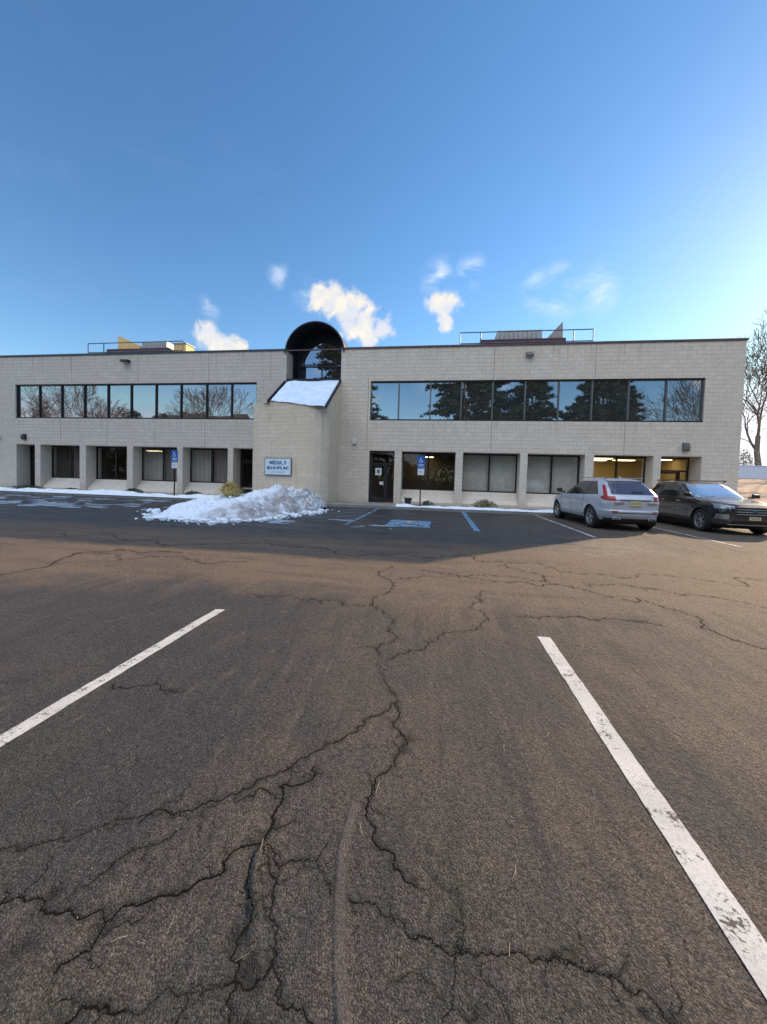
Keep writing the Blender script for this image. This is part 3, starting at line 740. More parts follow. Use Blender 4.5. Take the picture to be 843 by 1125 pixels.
# upper window bands
def band(x0, x1, xs, fm, gm, fw_=.055):
    yb0, yb1 = D0+.10, D0+.22
    b = MB(); b.box(x0, x1, yb0-.03, yb1, ZT-.07, ZT); b.box(x0, x1, yb0-.05, yb1, ZB, ZB+.08)
    fr = part(b, 'window_band', M['frame'])
    for i, x in enumerate(xs):
        v = MB()
        w = fw_*.6 if 0 < i < len(xs)-1 else fw_
        a = max(x0, x-w); c = min(x1, x+w)
        v.box(a, c, yb0-.02, yb1, ZB+.08, ZT-.07)
        v.build('mullion', fm, fr)
    for a, c in zip(xs, xs[1:]):
        p = MB(); t = random.uniform(-.004, .004); t2 = random.uniform(-.003, .003)
        ya = yb0+.06
        p.poly([(a+.02, ya-t-t2, ZB+.06), (c-.02, ya+t-t2, ZB+.06), (c-.02, ya+t+t2, ZT-.05), (a+.02, ya-t+t2, ZT-.05)])
        p.build('pane', gm, fr)
band(-26.73, -10.42, [-26.73,-25.06,-23.44,-21.81,-20.15,-18.56,-16.88,-15.24,-13.58,-12.01,-10.42], M['frame'], M['glass_up'])
band(-3.83, 12.45, [-3.83,-2.29,-0.59,1.02,2.62,4.24,5.87,7.45,9.14,10.83,12.45], M['frame_grey'], M['glass_right'])
# aprons, windows, rooms and doors of the ground floor
WY = 20.62
def low_window(x0, x1, mat, blind, room, apr=True):
    if apr:
        b = MB(); b.prism([(D0+.06, Z0), (WY+.03, Z0), (WY+.03, .88), (WY-.02, .88), (D0+.06, .24)], 'x', x0, x1); part(b, 'sloped_sill', mat)
    b = MB(); z0, z1 = .88, ZL-.004; w = .06
    b.box(x0+.004, x1-.004, WY-.03, WY+.05, z1-.09, z1); b.box(x0+.004, x1-.004, WY-.04, WY+.05, z0+.002, z0+.06)
    b.box(x0+.004, x0+w, WY-.03, WY+.05, z0+.06, z1-.09); b.box(x1-w, x1-.004, WY-.03, WY+.05, z0+.06, z1-.09)
    xm = (x0+x1)/2; b.box(xm-.045, xm+.045, WY-.03, WY+.05, z0+.06, z1-.09)
    fr = part(b, 'window', M['frame'])
    for a, c in ((x0+w, xm-.045), (xm+.045, x1-w)):
        MB().poly([(a, WY+.01, z0+.05), (c, WY+.01, z0+.05), (c, WY+.01, z1-.08), (a, WY+.01, z1-.08)]).build('pane', M['glass_low'], fr)
    for i, (a, c) in enumerate(((x0+w, xm-.02), (xm+.02, x1-w))):
        if blind and blind[i]:
            b = MB(); n = int((c-a)/.085)
            for k in range(n):
                xa = a+(c-a)*k/n; t = .016+.006*random.random()
                b.poly([(xa, WY+.16+t, z0+.03), (xa+(c-a)/n*1.05, WY+.16-t, z0+.03), (xa+(c-a)/n*1.05, WY+.16-t, z1), (xa, WY+.16+t, z1)])
            b.build('blind', M[blind[i]], fr)
def room(x0, x1, wallm, lights, depth=25.0):
    b = MB(); z1 = 2.92
    b.poly([(x0, depth, Z0), (x1, depth, Z0), (x1, depth, z1), (x0, depth, z1)])
    b.poly([(x0, REC, Z0+.004), (x1, REC, Z0+.004), (x1, depth, Z0+.004), (x0, depth, Z0+.004)])
    b.poly([(x0, REC-.2, z1), (x0, depth, z1), (x1, depth, z1), (x1, REC-.2, z1)])
    b.poly([(x0, REC-.2, Z0), (x0, depth, Z0), (x0, depth, z1), (x0, REC-.2, z1)])
    b.poly([(x1, REC-.2, Z0), (x1, REC-.2, z1), (x1, depth, z1), (x1, depth, Z0)])
    o = part(b, 'room', wallm)
    for (lx, ly) in lights:
        MB().box(lx-.5, lx+.5, ly-.25, ly+.25, z1-.03, z1-.003).build('ceiling_light', M['lamp'], o)
    return o
def desk(x, y, w, parent=None):
    b = MB(); b.box(x-w/2, x+w/2, y-.3, y+.3, .80, .86); b.box(x-w/2+.05, x-w/2+.1, y-.25, y+.25, Z0+.01, .80); b.box(x+w/2-.1, x+w/2-.05, y-.25, y+.25, Z0+.01, .80)
    return part(b, 'desk', M['dim'])
low_window(-24.89, -22.03, M['wall_cool'], ('dim', 'blind_pink'), None)
low_window(-21.59, -18.73, M['wall_cool'], None, None)
low_window(-18.33, -15.38, M['wall_cool'], ('blind', 'blind_pink'), None)
low_window(-15.03, -12.14, M['wall_cool'], ('blind', 'blind_pink'), None)
low_window(-2.03, .84, M['wall'], None, None)
low_window(1.22, 4.11, M['wall'], ('blind', 'blind'), None)
low_window(4.47, 7.23, M['wall'], ('blind', 'blind'), None)
low_window(7.65, 10.36, M['wall'], None, None)
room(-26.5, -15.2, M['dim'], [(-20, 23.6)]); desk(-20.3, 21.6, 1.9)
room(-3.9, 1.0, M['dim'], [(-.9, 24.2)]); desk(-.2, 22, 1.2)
room(7.4, 12.7, M['plaster'], [(8.9, 22.2), (9.3, 23.9), (11.9, 22.3), (10.6, 23.4)])
# reveals' back wall beside the doors (dark doorways)
def door(x0, x1, y, style):
    b = MB(); z1 = ZL-.004; w = .07
    b.box(x0+.004, x0+w, y-.05, y+.05, Z0, z1); b.box(x1-w, x1-.004, y-.05, y+.05, Z0, z1); b.box(x0+w, x1-w, y-.05, y+.05, z1-.08, z1)
    b.box(x0+w, x1-w, y-.05, y+.05, 2.22, 2.30)
    fr = part(b, 'door', M['frame'])
    xs = x1-.42 if style != 'plain' else x1-w
    if style != 'plain': MB().box(xs-.035, xs+.035, y-.045, y+.045, Z0, 2.22).build('door_post', M['frame'], fr)
    l = MB(); l.box(x0+w, x0+w+.09, y-.02, y+.03, Z0+.01, 2.21); l.box(xs-.125, xs-.04, y-.02, y+.03, Z0+.01, 2.21)
    l.box(x0+w+.09, xs-.125, y-.02, y+.03, Z0+.01, Z0+.28); l.box(x0+w+.09, xs-.125, y-.02, y+.03, 2.12, 2.21); l.build('door_leaf', M['frame'], fr)
    g = MB(); g.poly([(x0+w, y+.005, Z0), (x1-w, y+.005, Z0), (x1-w, y+.005, z1-.05), (x0+w, y+.005, z1-.05)]); g.build('pane', M['glass_low'], fr)
    h = MB(); h.tube([(xs-.16, y-.07, 1.0), (xs-.16, y-.07, 1.35)], .014, 8); h.box(xs-.166, xs-.154, y-.07, y, 1.02, 1.04); h.box(xs-.166, xs-.154, y-.07, y, 1.31, 1.33); h.build('handle', M['chrome'], fr)
    return fr
dr = door(-3.80, -2.41, 20.10, 'main')
MB().box(-3.47, -3.12, 20.06, 20.075, 1.62, 2.02).build('notice', M['poster'], dr)
b = MB(); b.box(-3.36, -3.23, 20.05, 20.059, 1.74, 1.92); b.build('notice_print', M['ink'], dr)
MB().box(-3.22, -3.02, 20.06, 20.075, 1.10, 1.28).build('notice', M['poster'], dr)
door(-11.80, -10.57, 20.75, 'plain'); door(-26.68, -25.29, 20.75, 'plain')
door(10.70, 12.48, 20.85, 'main')
# ------- stair bay: curved screen wall, snowy lean-to, glazed end and barrel vault
plan = [(-10.22, 20.0), (-10.22, 19.6), (-10.17, 19.15), (-10.02, 18.82), (-9.75, 18.52), (-9.35, 18.2), (-8.9, 18.03), (-8.4, 17.94), (-7.8, 17.83), (-7.0, 17.67), (-6.45, 17.56), (-6.1, 17.56), (-5.82, 17.66), (-5.62, 17.87), (-5.53, 18.05), (-5.5, 18.3)]
def leanz(y): return 6.66+.73*(y-19.85)
def topz(x, y): return min(5.2, leanz(y)-.02) if x < -8.7 else leanz(y)-.025
b = MB(); s_ = 0
P2 = []
for i in range(len(plan)-1):
    for k in range(4):
        t = k/4; P2.append((plan[i][0]*(1-t)+plan[i+1][0]*t, plan[i][1]*(1-t)+plan[i+1][1]*t))
P2.append(plan[-1]); P2 += [(-5.5, 18.3+(19.9-18.3)*k/10) for k in range(1, 11)]
off = []
for i, (x, y) in enumerate(P2):
    x0, y0 = P2[max(i-1, 0)]; x1, y1 = P2[min(i+1, len(P2)-1)]; d = Vector((x1-x0, y1-y0)).normalized()
    off.append((x-d.y*.22*1 if False else x+(-d.y)*.22, y+d.x*.22))
for i in range(len(P2)-1):
    (xa, ya), (xb, yb) = P2[i], P2[i+1]; L = math.hypot(xb-xa, yb-ya)
    za, zb = topz(xa, ya), topz(xb, yb)
    b.poly([(xa, ya, .0), (xb, yb, .0), (xb, yb, zb), (xa, ya, za)], [(s_, 0), (s_+L, 0), (s_+L, zb), (s_, za)])
    (ia, ja), (ib, jb) = off[i], off[i+1]
    b.poly([(xa, ya, za), (xb, yb, zb), (ib, jb, zb), (ia, ja, za)])
    b.poly([(ia, ja, za), (ib, jb, zb), (ib, jb, 0), (ia, ja, 0)])
    s_ += L
part(b, 'curved_wall', M['wall_tower'])
# flat cap of the curved wall's west end
part(MB().poly([(-8.72, 17.85, 5.12), (-8.72, 19.9, 5.12), (-10.1, 19.9, 5.12), (-10.05, 19.0, 5.12), (-9.6, 18.4, 5.12)]), 'flat_roof', M['roofdark'])
# lean-to roof deck with dark fascias
LP = [(-8.9, 18.0), (-8.4, 17.92), (-7.8, 17.81), (-7, 17.65), (-6.26, 17.48), (-5.85, 17.41), (-5.45, 17.36)]
def front_y(x): return float(np.interp(x, [p[0] for p in LP], [p[1] for p in LP]))
b = MB(); xs_ = np.linspace(-8.67, -5.5, 24)
for xa, xb in zip(xs_, xs_[1:]):
    ya, yb = front_y(xa)-.02, front_y(xb)-.02
    for dz in (0, -.02): b.poly([(xa, ya, leanz(ya)+dz), (xb, yb, leanz(yb)+dz), (xb, 19.95, leanz(19.95)+dz), (xa, 19.95, leanz(19.95)+dz)])
    b.poly([(xa, ya, leanz(ya)), (xb, yb, leanz(yb)), (xb, yb, leanz(yb)-.02), (xa, ya, leanz(ya)-.02)])
b.box(-8.66, -5.51, 19.952, 21.24, leanz(19.95)-.06, leanz(19.95)-.01); part(b, 'lean_to_roof', M['vault'])
b = MB()
for x0, ys in ((-8.78, 17.86), (-5.56, 17.33)):
    b.prism([(ys, leanz(ys)-.08), (19.9, leanz(19.9)-.08), (19.9, leanz(19.9)+.10), (ys, leanz(ys)+.07)], 'x', x0, x0+.08)
b.box(-8.66, -5.56, 19.90, 20.0, leanz(19.95)+.002, leanz(19.95)+.14)
part(b, 'roof_fascia', M['vault'])
b = MB(); b.prism([(18.1, 0), (19.9, 0), (19.9, leanz(19.9)-.1), (18.1, leanz(18.1)-.1)], 'x', -8.66, -8.6); part(b, 'cheek_wall', M['wall_tower'])
# end wall, glazing
VY = 21.3; VC = -7.05; VZ = 8.28; VR = 1.72
zs = leanz(VY)-.75
b = MB(); b.box(-8.67, -5.5, VY+.06, VY+.2, 6.2, VZ)
arc = [(VC+(VR-.04)*math.cos(R(180-180*k/32)), VZ+(VR-.04)*math.sin(R(180*k/32))) for k in range(33)]
b.prism(arc, 'y', VY+.06, VY+.2); part(b, 'end_panel', M['vault'])
gb = MB(); GR = 1.33
garc = [(VC+.05+GR*math.cos(R(180-180*k/32)), 7.98+GR*.98*math.sin(R(180*k/32))) for k in range(33)]
gb.poly([(x, VY, z) for x, z in garc]); gb.poly([(VC-.98, VY, 6.6), (VC+1.3, VY, 6.6), (VC+1.3, VY, 7.96), (VC-.98, VY, 7.96)])
gw = part(MB().box(VC-1.3, VC+1.38, VY-.05, VY+.05, 7.90, 7.97).box(VC-.03, VC+.03, VY-.05, VY+.05, 6.6, 9.28), 'arched_window', M['frame'])
gb.build('pane', M['glass_up'], gw)
b = MB()
for k in range(40):
    a0, a1 = R(180-180*k/40), R(180-180*(k+1)/40)
    for (r0, y0, y1) in ((VR, D0-.06, 33.9),):
        o0, o1 = (VC+VR*math.cos(a0), VZ+VR*math.sin(a0)), (VC+VR*math.cos(a1), VZ+VR*math.sin(a1))
        i0, i1 = (VC+(VR-.07)*math.cos(a0), VZ+(VR-.07)*math.sin(a0)), (VC+(VR-.07)*math.cos(a1), VZ+(VR-.07)*math.sin(a1))
        b.poly([(o0[0], y0, o0[1]), (o1[0], y0, o1[1]), (o1[0], y1, o1[1]), (o0[0], y1, o0[1])])
        b.poly([(i1[0], y0, i1[1]), (i0[0], y0, i0[1]), (i0[0], y1, i0[1]), (i1[0], y1, i1[1])])
        b.poly([(o0[0], y0, o0[1]), (i0[0], y0, i0[1]), (i1[0], y0, i1[1]), (o1[0], y0, o1[1])])
part(b, 'barrel_vault', M['vault'])
part(MB().box(-8.64, -5.53, D0+.02, D0+.08, ZR-.01, ZR+.05), 'tie_bar', M['coping_red'])
# dark lining of the bay's side walls beyond the end wall
part(MB().box(-8.67, -8.60, VY-.5, VY+.06, 6.4, 8.4), 'bay_lining', M['vault'])
# snow on the lean-to
nx, ny = 50, 50; SX, SY = np.meshgrid(np.linspace(-8.62, -5.58, nx), np.linspace(17.5, 21.1, ny))
SX = SX.copy(); SZ = leanz(0)+.73*SY+.012+.045*fbm(SX*2, SY*2, 4, 6)
for i in range(nx):
    yf = front_y(SX[0, i])-.05+.04*float(fbm(np.array(SX[0, i]*3), np.array(.5), 3, 9))
    SY[:, i] = np.linspace(yf, 19.88, ny)
SZ = leanz(0)+.73*SY+.03+.11*(fbm(SX*1.6, SY*1.6, 4, 6)-.3)+.02*fbm(SX*9, SY*9, 3, 8)
SZ[0] -= .05; SZ[:, 0] -= .05; SZ[:, -1] -= .05
o = np_mesh('roof_snow', np.stack([SX, SY, SZ], -1).reshape(-1, 3), grid_faces(ny, nx), M['snow_clean']); tag(o, 'smooth sheet of snow lying on the sloped roof under the arched window', 'snow')
o['kind'] = 'stuff'

# ------------------------------------------------------------------ roof plant
def railing(x0, x1, y0, y1, zb, zt, label, posts):
    r = empty('roof_railing', (x0, y0, 8.2), 0, label, 'railing', 'railings round the rooftop units')
    for z, nm in ((zt, 'top_rail'), (zb, 'bottom_rail')):
        MB().tube([(0, .0, z-8.2), (x1-x0, 0, z-8.2)], .028, 6).build(nm, M['rail'], r)
    for x in posts:
        MB().tube([(x-x0, 0, 0 if x not in (x0, x1) else zb-8.2), (x-x0, 0, zt-8.2)], .028, 6).build('post', M['rail'], r)
        if x not in (x0, x1): MB().tube([(x-x0, .03, .01), (x-x0, .5, .01)], .04, 6).build('foot', M['rail'], r)
    return r
railing(-22.07, -15.5, 20.5, 23.4, 8.80, 9.36, 'open pipe railing on the roof above the left window band', [-22.07, -20.95, -16.7, -15.5])
railing(.88, 7.55, 20.5, 23.4, 8.80, 9.38, 'open pipe railing on the roof above the right window band', [.88, 1.95, 6.6, 7.55])
def unit(name, x0, x1, boxes, wedges, label):
    u = empty(name, (x0, 20.7, 8.2), 0, label, 'rooftop unit')
    MB().box(0, x1-x0, 0, 2.2, 0, .86).build('curb', M['maroon'], u)
    for (a, c, z, mt) in boxes:
        b = MB(); b.box(a-x0, c-x0, .15, 1.9, .862, z-8.2); o = b.build('cabinet', M[mt], u, bevel=.02)
        g = MB()
        for k in range(9): g.box(a-x0+.1+k*(c-a-.2)/9, a-x0+.1+k*(c-a-.2)/9+.06, .135, .149, .92, z-8.28)
        g.build('louvre', M['hood_grey'], o)
    for (pts, y0, y1) in wedges:
        MB().prism([(x-x0, z-8.2) for x, z in pts], 'y', y0, y1).build('air_hood', M['tan'] if x0 < 0 else M['hood_grey'], u)  # right hood: shade put into a greyer copy of the left hood's tan
    return u
unit('rooftop_unit', -20.95, -16.65, [(-18.6, -16.9, 9.52, 'hvac')], [([(-20.35, 9.065), (-18.75, 9.065), (-18.75, 9.3), (-20.3, 9.95)], .2, 1.5)],
     'rooftop unit on left roof with sunlit yellow tan hood beside a grey cabinet')
u = empty('rooftop_vent', (-15.95, 20.9, 8.2), 0, 'small sunlit tan vent box on left roof beside the grey unit', 'vent')
MB().box(-.5, .33, 0, .8, 0, 1.15).build('box', M['tan'], u, bevel=.03); MB().box(-.56, .39, -.05, .85, 1.152, 1.2).build('lid', M['hvac'], u)
unit('rooftop_unit', 1.95, 6.3, [(2.85, 5.15, 9.58, 'hvac')], [([(5.35, 9.065), (6.22, 9.065), (6.18, 10.0)], .25, 1.1)],
     'rooftop unit on right roof with wide pale cabinet and a tall pointed hood')

# ------------------------------------------------------------------ fittings on the walls
def wall_light(x, z, w, h, mat, label, name='wall_light', d=.16):
    o = empty(name, (x, D0-.002, z), 0, label, 'wall light')
    b = MB(); b.prism([(-d, -h*.35), (-d*.9, h*.3), (-.02, h/2), (0, h/2), (0, -h/2), (-d*.6, -h/2)], 'x', -w/2, w/2); b.build('housing', mat, o)
    MB().box(-w*.4, w*.4, -d*.58, -.02, -h/2-.012, -h/2-.002).build('lens', M['poster'], o)
    return o
wall_light(-26.03, 3.42, .24, .36, M['black'], 'small black wall light above the leftmost doorway')
wall_light(-18.73, 8.0, .42, .16, M['black'], 'black floodlight high on the left wing under the coping', d=.35)
wall_light(-28.0, 3.42, .40, .16, M['poster'], 'pale wall light at the far left edge of the facade')
wall_light(-4.62, 3.42, .20, .30, M['poster'], 'small whitish wall light between curved stair bay and glass door')
wall_light(4.34, 7.97, .34, .26, M['frame_grey'], 'grey box light high on the right wing under the coping', d=.25)
wall_light(11.73, 3.40, .26, .40, M['frame_grey'], 'grey wall light above the amber lit doorway')

def text_mesh(name, txt, size, mat, parent, loc, rot=(R(90), 0, 0), ext=.002, align='CENTER', bold=0):
    c = bpy.data.curves.new(name, 'FONT'); c.body = txt; c.size = size; c.extrude = ext; c.align_x = align; c.align_y = 'CENTER'; c.offset = bold
    t = bpy.data.objects.new(name, c); COL.objects.link(t); dg = bpy.context.evaluated_depsgraph_get()
    me = bpy.data.meshes.new_from_object(t.evaluated_get(dg)); bpy.data.objects.remove(t)
    me.materials.clear(); me.materials.append(mat)
    o = bpy.data.objects.new(name, me); COL.objects.link(o); o.parent = parent; o.location = loc; o.rotation_euler = rot
    return o
# name board on the curved wall
sb = empty('sign_board', (-8.12, 17.80, 1.90), R(-11), 'pale blue board with dark blue lettering on the curved wall above the snow pile', 'sign')
MB().box(-.77, .77, 0, .03, -.41, .41).build('panel', M['board'], sb)
MB().box(-.79, .79, -.004, .034, .41, .435).box(-.79, .79, -.004, .034, -.435, -.41).box(-.79, -.77, -.004, .034, -.41, .41).box(.77, .79, -.004, .034, -.41, .41).build('edge_trim', M['pole'], sb)
text_mesh('lettering', 'MEDIA, 3', .25, M['ink'], sb, (0, -.003, .19), bold=.008)
text_mesh('lettering', "SELS M SP'S, INC", .185, M['ink'], sb, (0, -.003, -.07), bold=.008)
text_mesh('lettering', '-- ---- -- --- ----', .12, M['ink'], sb, (0, -.003, -.27), bold=.004)
# accessible parking signs
def pole_sign(x, y, rz, lean, label):
    o = empty('parking_sign', (x, y, .125), rz, label, 'parking sign', 'accessible parking signs on posts')
    o.rotation_euler = (0, lean, rz)
    b = MB(); b.box(-.03, .03, 0, .012, 0, 2.45); b.box(-.03, -.02, -.02, 0, 0, 2.45); b.box(.02, .03, -.02, 0, 0, 2.45); b.build('post', M['pole'], o)
    MB().box(-.19, .19, -.032, -.024, 1.86, 2.50).build('blue_plate', M['signblue'], o, bevel=.003)
    flat_emblem('symbol', .0-.04, 0, .27, M['signwhite'], 2.18, o, 'wall', 1, -.0345)
    text_mesh('lettering', 'RESERVED\nPARKING', .062, M['signwhite'], o, (0, -.034, 2.03), ext=.001, bold=.002)
    MB().box(-.17, .17, -.0338, -.0332, 1.885, 1.90).build('edge_line', M['signwhite'], o)
    MB().box(-.16, .16, -.032, -.024, 1.55, 1.85).build('white_plate', M['signwhite'], o, bevel=.003)
    text_mesh('lettering', 'PENALTY\n$250', .06, M['ink'], o, (0, -.034, 1.70), ext=.001)
    return o
pole_sign(-14.02, 17.95, 0, R(.6), 'blue accessible parking sign on thin post before the left wing columns')
pole_sign(-.88, 18.25, 0, 0, 'blue accessible parking sign on thin post right of the glass door')

# ------------------------------------------------------------------ snow
nx, ny = 300, 270; SX, SY = np.meshgrid(np.linspace(-13.4, -4.9, nx), np.linspace(9.9, 17.6, ny))
def blob(cx, cy, rx, ry, h, p=1.0, rot=0):
    u = (SX-cx)*math.cos(rot)+(SY-cy)*math.sin(rot); v = -(SX-cx)*math.sin(rot)+(SY-cy)*math.cos(rot)
    d = (u/rx)**2+(v/ry)**2; return h*np.clip(1-d, 0, 1)**p
H = blob(-6.85, 15.0, 1.75, 2.5, 1.16, .6)
H = np.maximum(H, blob(-5.95, 15.3, 1.1, 1.9, 1.02, .6)); H = np.maximum(H, blob(-8.9, 14.4, 2.0, 2.0, .62, .75)); H = np.maximum(H, blob(-7.9, 14.9, 1.6, 2.0, .75, .8))
H = np.maximum(H, blob(-9.4, 13.9, 1.4, 1.5, .50, .8)); H = np.maximum(H, blob(-8.0, 12.4, 1.6, 1.7, .44, .8)); H = np.maximum(H, blob(-7.0, 12.8, 1.4, 2.3, .60, .8))
H = np.maximum(H, blob(-8.3, 11.2, 1.5, .9, .14, 1)); H = np.maximum(H, blob(-7.1, 11.0, 1.1, .8, .20, .8))
n1_ = fbm(SX*1.1, SY*1.1, 5, 41); n2_ = np.abs(fbm(SX*2.6, SY*2.6, 5, 43)-.5)*2; n3_ = fbm(SX*7, SY*7, 4, 47, .6)
H = H*.92
Hn = H*(.62+.75*n1_)-(.28*n2_*np.clip(H*1.7, 0, 1))+(n3_-.5)*.17*np.clip(H*2.5, 0, 1)
Hn = np.where(H > .002, Hn, -.05)-.03
cell = vnoise(SX*3.3+3, SY*3.3, 60)
Hn += np.where(H > .12, (np.abs(fbm(SX*4.3+5, SY*4.3, 3, 61)-.5)-.1)*-.38, 0)
F = grid_faces(ny, nx); zc = Hn.ravel()[F].max(1); F = F[zc > .0]
Z = np.maximum(Hn, -.02)+gh(SX, SY)[0]
pile = np_mesh('snow_pile', np.stack([SX, SY, Z], -1).reshape(-1, 3), F, M['snow_pile'])
tag(pile, 'tall heap of ploughed snow with a dirty right flank before the curved wall', 'snow pile')
# snow chunks fallen at the pile's foot
def chunk_bm(s):
    bm = bmesh.new(); bmesh.ops.create_icosphere(bm, subdivisions=2, radius=s)
    for v in bm.verts: v.co *= 1+.35*noise.noise(v.co*(2.2/s)+Vector((s*99, 0, 0))); v.co.z *= .7
    return bm
b = MB()
for k in range(420):
    t = random.random(); fx = np.interp(t, [0, .25, .5, .75, 1], [-10.4, -8.6, -6.7, -5.5, -4.8]); fy = np.interp(t, [0, .25, .5, .75, 1], [12.6, 10.6, 10.1, 11.7, 15.5])
    x, y = fx+random.gauss(0, .3), fy+random.gauss(0, .25); s = random.choice([.02, .025, .03, .04, .05, .07, .11])
    bm = chunk_bm(s)
    i0 = len(b.v); b.v += [(v.co.x+x, v.co.y+y, v.co.z+s*.35) for v in bm.verts]
    for f in bm.faces: b.f.append(tuple(i0+v.index for v in f.verts)); b.uv += [(0, 0)]*3
    bm.free()
tag(b.build('snow_crumbs', M['snow']), 'scattered crumbs of snow at the foot of the heap', 'snow', kind='stuff')
def snow_strip(x0, x1, y0, y1, hmax, seed, label, dens=.35, zbase=.13, st=.05, mat='snow'):
    nx = int((x1-x0)/st); ny = int((y1-y0)/.04)+2
    X, Y = np.meshgrid(np.linspace(x0, x1, nx), np.linspace(y0, y1, ny))
    e = np.sin(np.pi*np.clip((Y-y0)/(y1-y0), 0, 1))**.6
    h = (fbm(X*1.2, Y*2.2, 4, seed)-dens)*e
    Z = zbase+h*hmax*2+(fbm(X*9, Y*9, 3, seed+3)-.5)*.035*(h > 0)
    F = grid_faces(ny, nx); k = h.ravel()[F].max(1) > 0.0
    Z = np.where(h < 0, zbase-.01, Z)
    return tag(np_mesh('snow_strip', np.stack([X, Y, Z], -1).reshape(-1, 3), F[k], M[mat]), label, 'snow', kind='stuff')
snow_strip(-34, -10.6, 17.50, 18.6, .19, 3, 'snow banked along the kerb in front of the left wing', .16, .13)
snow_strip(-2.0, 7.6, 17.52, 18.25, .11, 13, 'snow banked along the kerb in front of the right wing', .18, .13)
snow_strip(-30, -12.6, 14.2, 17.2, .014, 23, 'thin icy streaks of snow on the asphalt before the left wing', .62, .012, mat='ice')
snow_strip(-22, -10.6, 12.0, 14.0, .014, 29, 'thin bluish patch of ice on the asphalt left of the snow pile', .55, .012, mat='ice')
snow_strip(-5.2, -1.0, 10.6, 12.4, .010, 37, 'thin slush crumbs on the asphalt right of the snow pile', .61, .012, mat='ice')

# ------------------------------------------------------------------ plants
def leaf_clump(name, loc, rx, rz, n, leaf, mat, label, cat, group=None, flat=1.0):
    r = empty(name, loc, 0, label, cat, group)
    b = MB()
    for k in range(n):
        a = random.uniform(0, 6.283); t = random.random()**.5; zz = random.uniform(.05, 1); rad = rx*t*math.sqrt(max(.05, 1-(zz*.8)**2))*(1+.25*math.sin(a*3+1))
        c = Vector((rad*math.cos(a), rad*math.sin(a), rz*zz*(1-.35*t*t)))
        d = Vector((random.gauss(0, 1), random.gauss(0, 1), random.gauss(.3, 1))).normalized(); e = d.orthogonal().normalized()
        s = leaf*random.uniform(.6, 1.3); b.poly([c-e*s*.35, c+d*s, c+e*s*.35])
    b.build('foliage', mat, r)
    s = MB()
    for k in range(7):
        a = random.uniform(0, 6.283); s.tube([(0, 0, -.02), (rx*.35*math.cos(a), rx*.35*math.sin(a), rz*.4), (rx*.75*math.cos(a), rx*.75*math.sin(a), rz*.75)], [.014, .010, .004], 4)
    s.build('stem', M['bark'], r)
    return r
for i, (x, w, h, lb) in enumerate([(-24.9, .95, .30, 'low dark shrub flattened in front of the first window from the left'),
                                (-21.7, .45, .22, 'small sparse dark shrub at the foot of the third column from the left'),
                                (-17.5, .50, .34, 'round dark shrub in front of the window left of the left parking sign'),
                                (-13.75, .55, .30, 'low dark shrub just right of the left parking sign')]):
    leaf_clump('shrub', (x, 19.1, .125), w, h, 650, .06, M['leaf_dark'], lb, 'shrub', 'dark shrubs along the left wing')
leaf_clump('shrub', (-.55, 19.35, .125), .32, .26, 420, .05, M['leaf_dark'], 'small dark green shrub right of the right parking sign post', 'shrub')
leaf_clump('shrub', (2.3, 19.2, .125), .62, .42, 520, .085, M['leaf_brown'], 'olive brown shrub under the middle of the blinded window', 'shrub')
pl = empty('planter_pot', (-1.55, 19.2, .125), 0, 'black flared plant pot left of the right parking sign', 'plant pot')
MB().lathe([(0, 0), (.13, 0), (.19, .30), (.215, .30), (.215, .34), (.18, .34), (.17, .28), (0, .28)], 24, 'z').build('pot', M['planter'], pl, smooth=False)
b = MB()
for k in range(60):
    a = random.uniform(0, 6.28); b.poly([(.1*math.cos(a), .1*math.sin(a), .27), (.1*math.cos(a)+.01, .1*math.sin(a), .27), (.17*math.cos(a), .17*math.sin(a), random.uniform(.34, .46))])
b.build('dead_stems', M['leaf_brown'], pl)
# straw-coloured clump standing in the snow
g = empty('ornamental_grass', (-8.55, 14.2, .56), 0, 'straw yellow rounded grass clump standing in the snow pile', 'plant')
b = MB()
for k in range(900):
    a = random.uniform(0, 6.283); el = random.uniform(.15, 1.5); L = random.uniform(.45, .68)
    d = Vector((math.cos(a)*math.cos(el), math.sin(a)*math.cos(el), math.sin(el)))*1.15
    p0 = Vector((random.gauss(0, .06), random.gauss(0, .06), 0)); p1 = p0+d*L*.6+Vector((0, 0, .10)); p2 = p0+d*L+Vector((0, 0, -.06-.15*random.random()))
    s = d.cross(Vector((0, 0, 1))).normalized()*.008
    b.poly([p0-s, p0+s, p1+s, p1-s]); b.poly([p1-s, p1+s, p2])
b.build('blades', M['straw'], g)

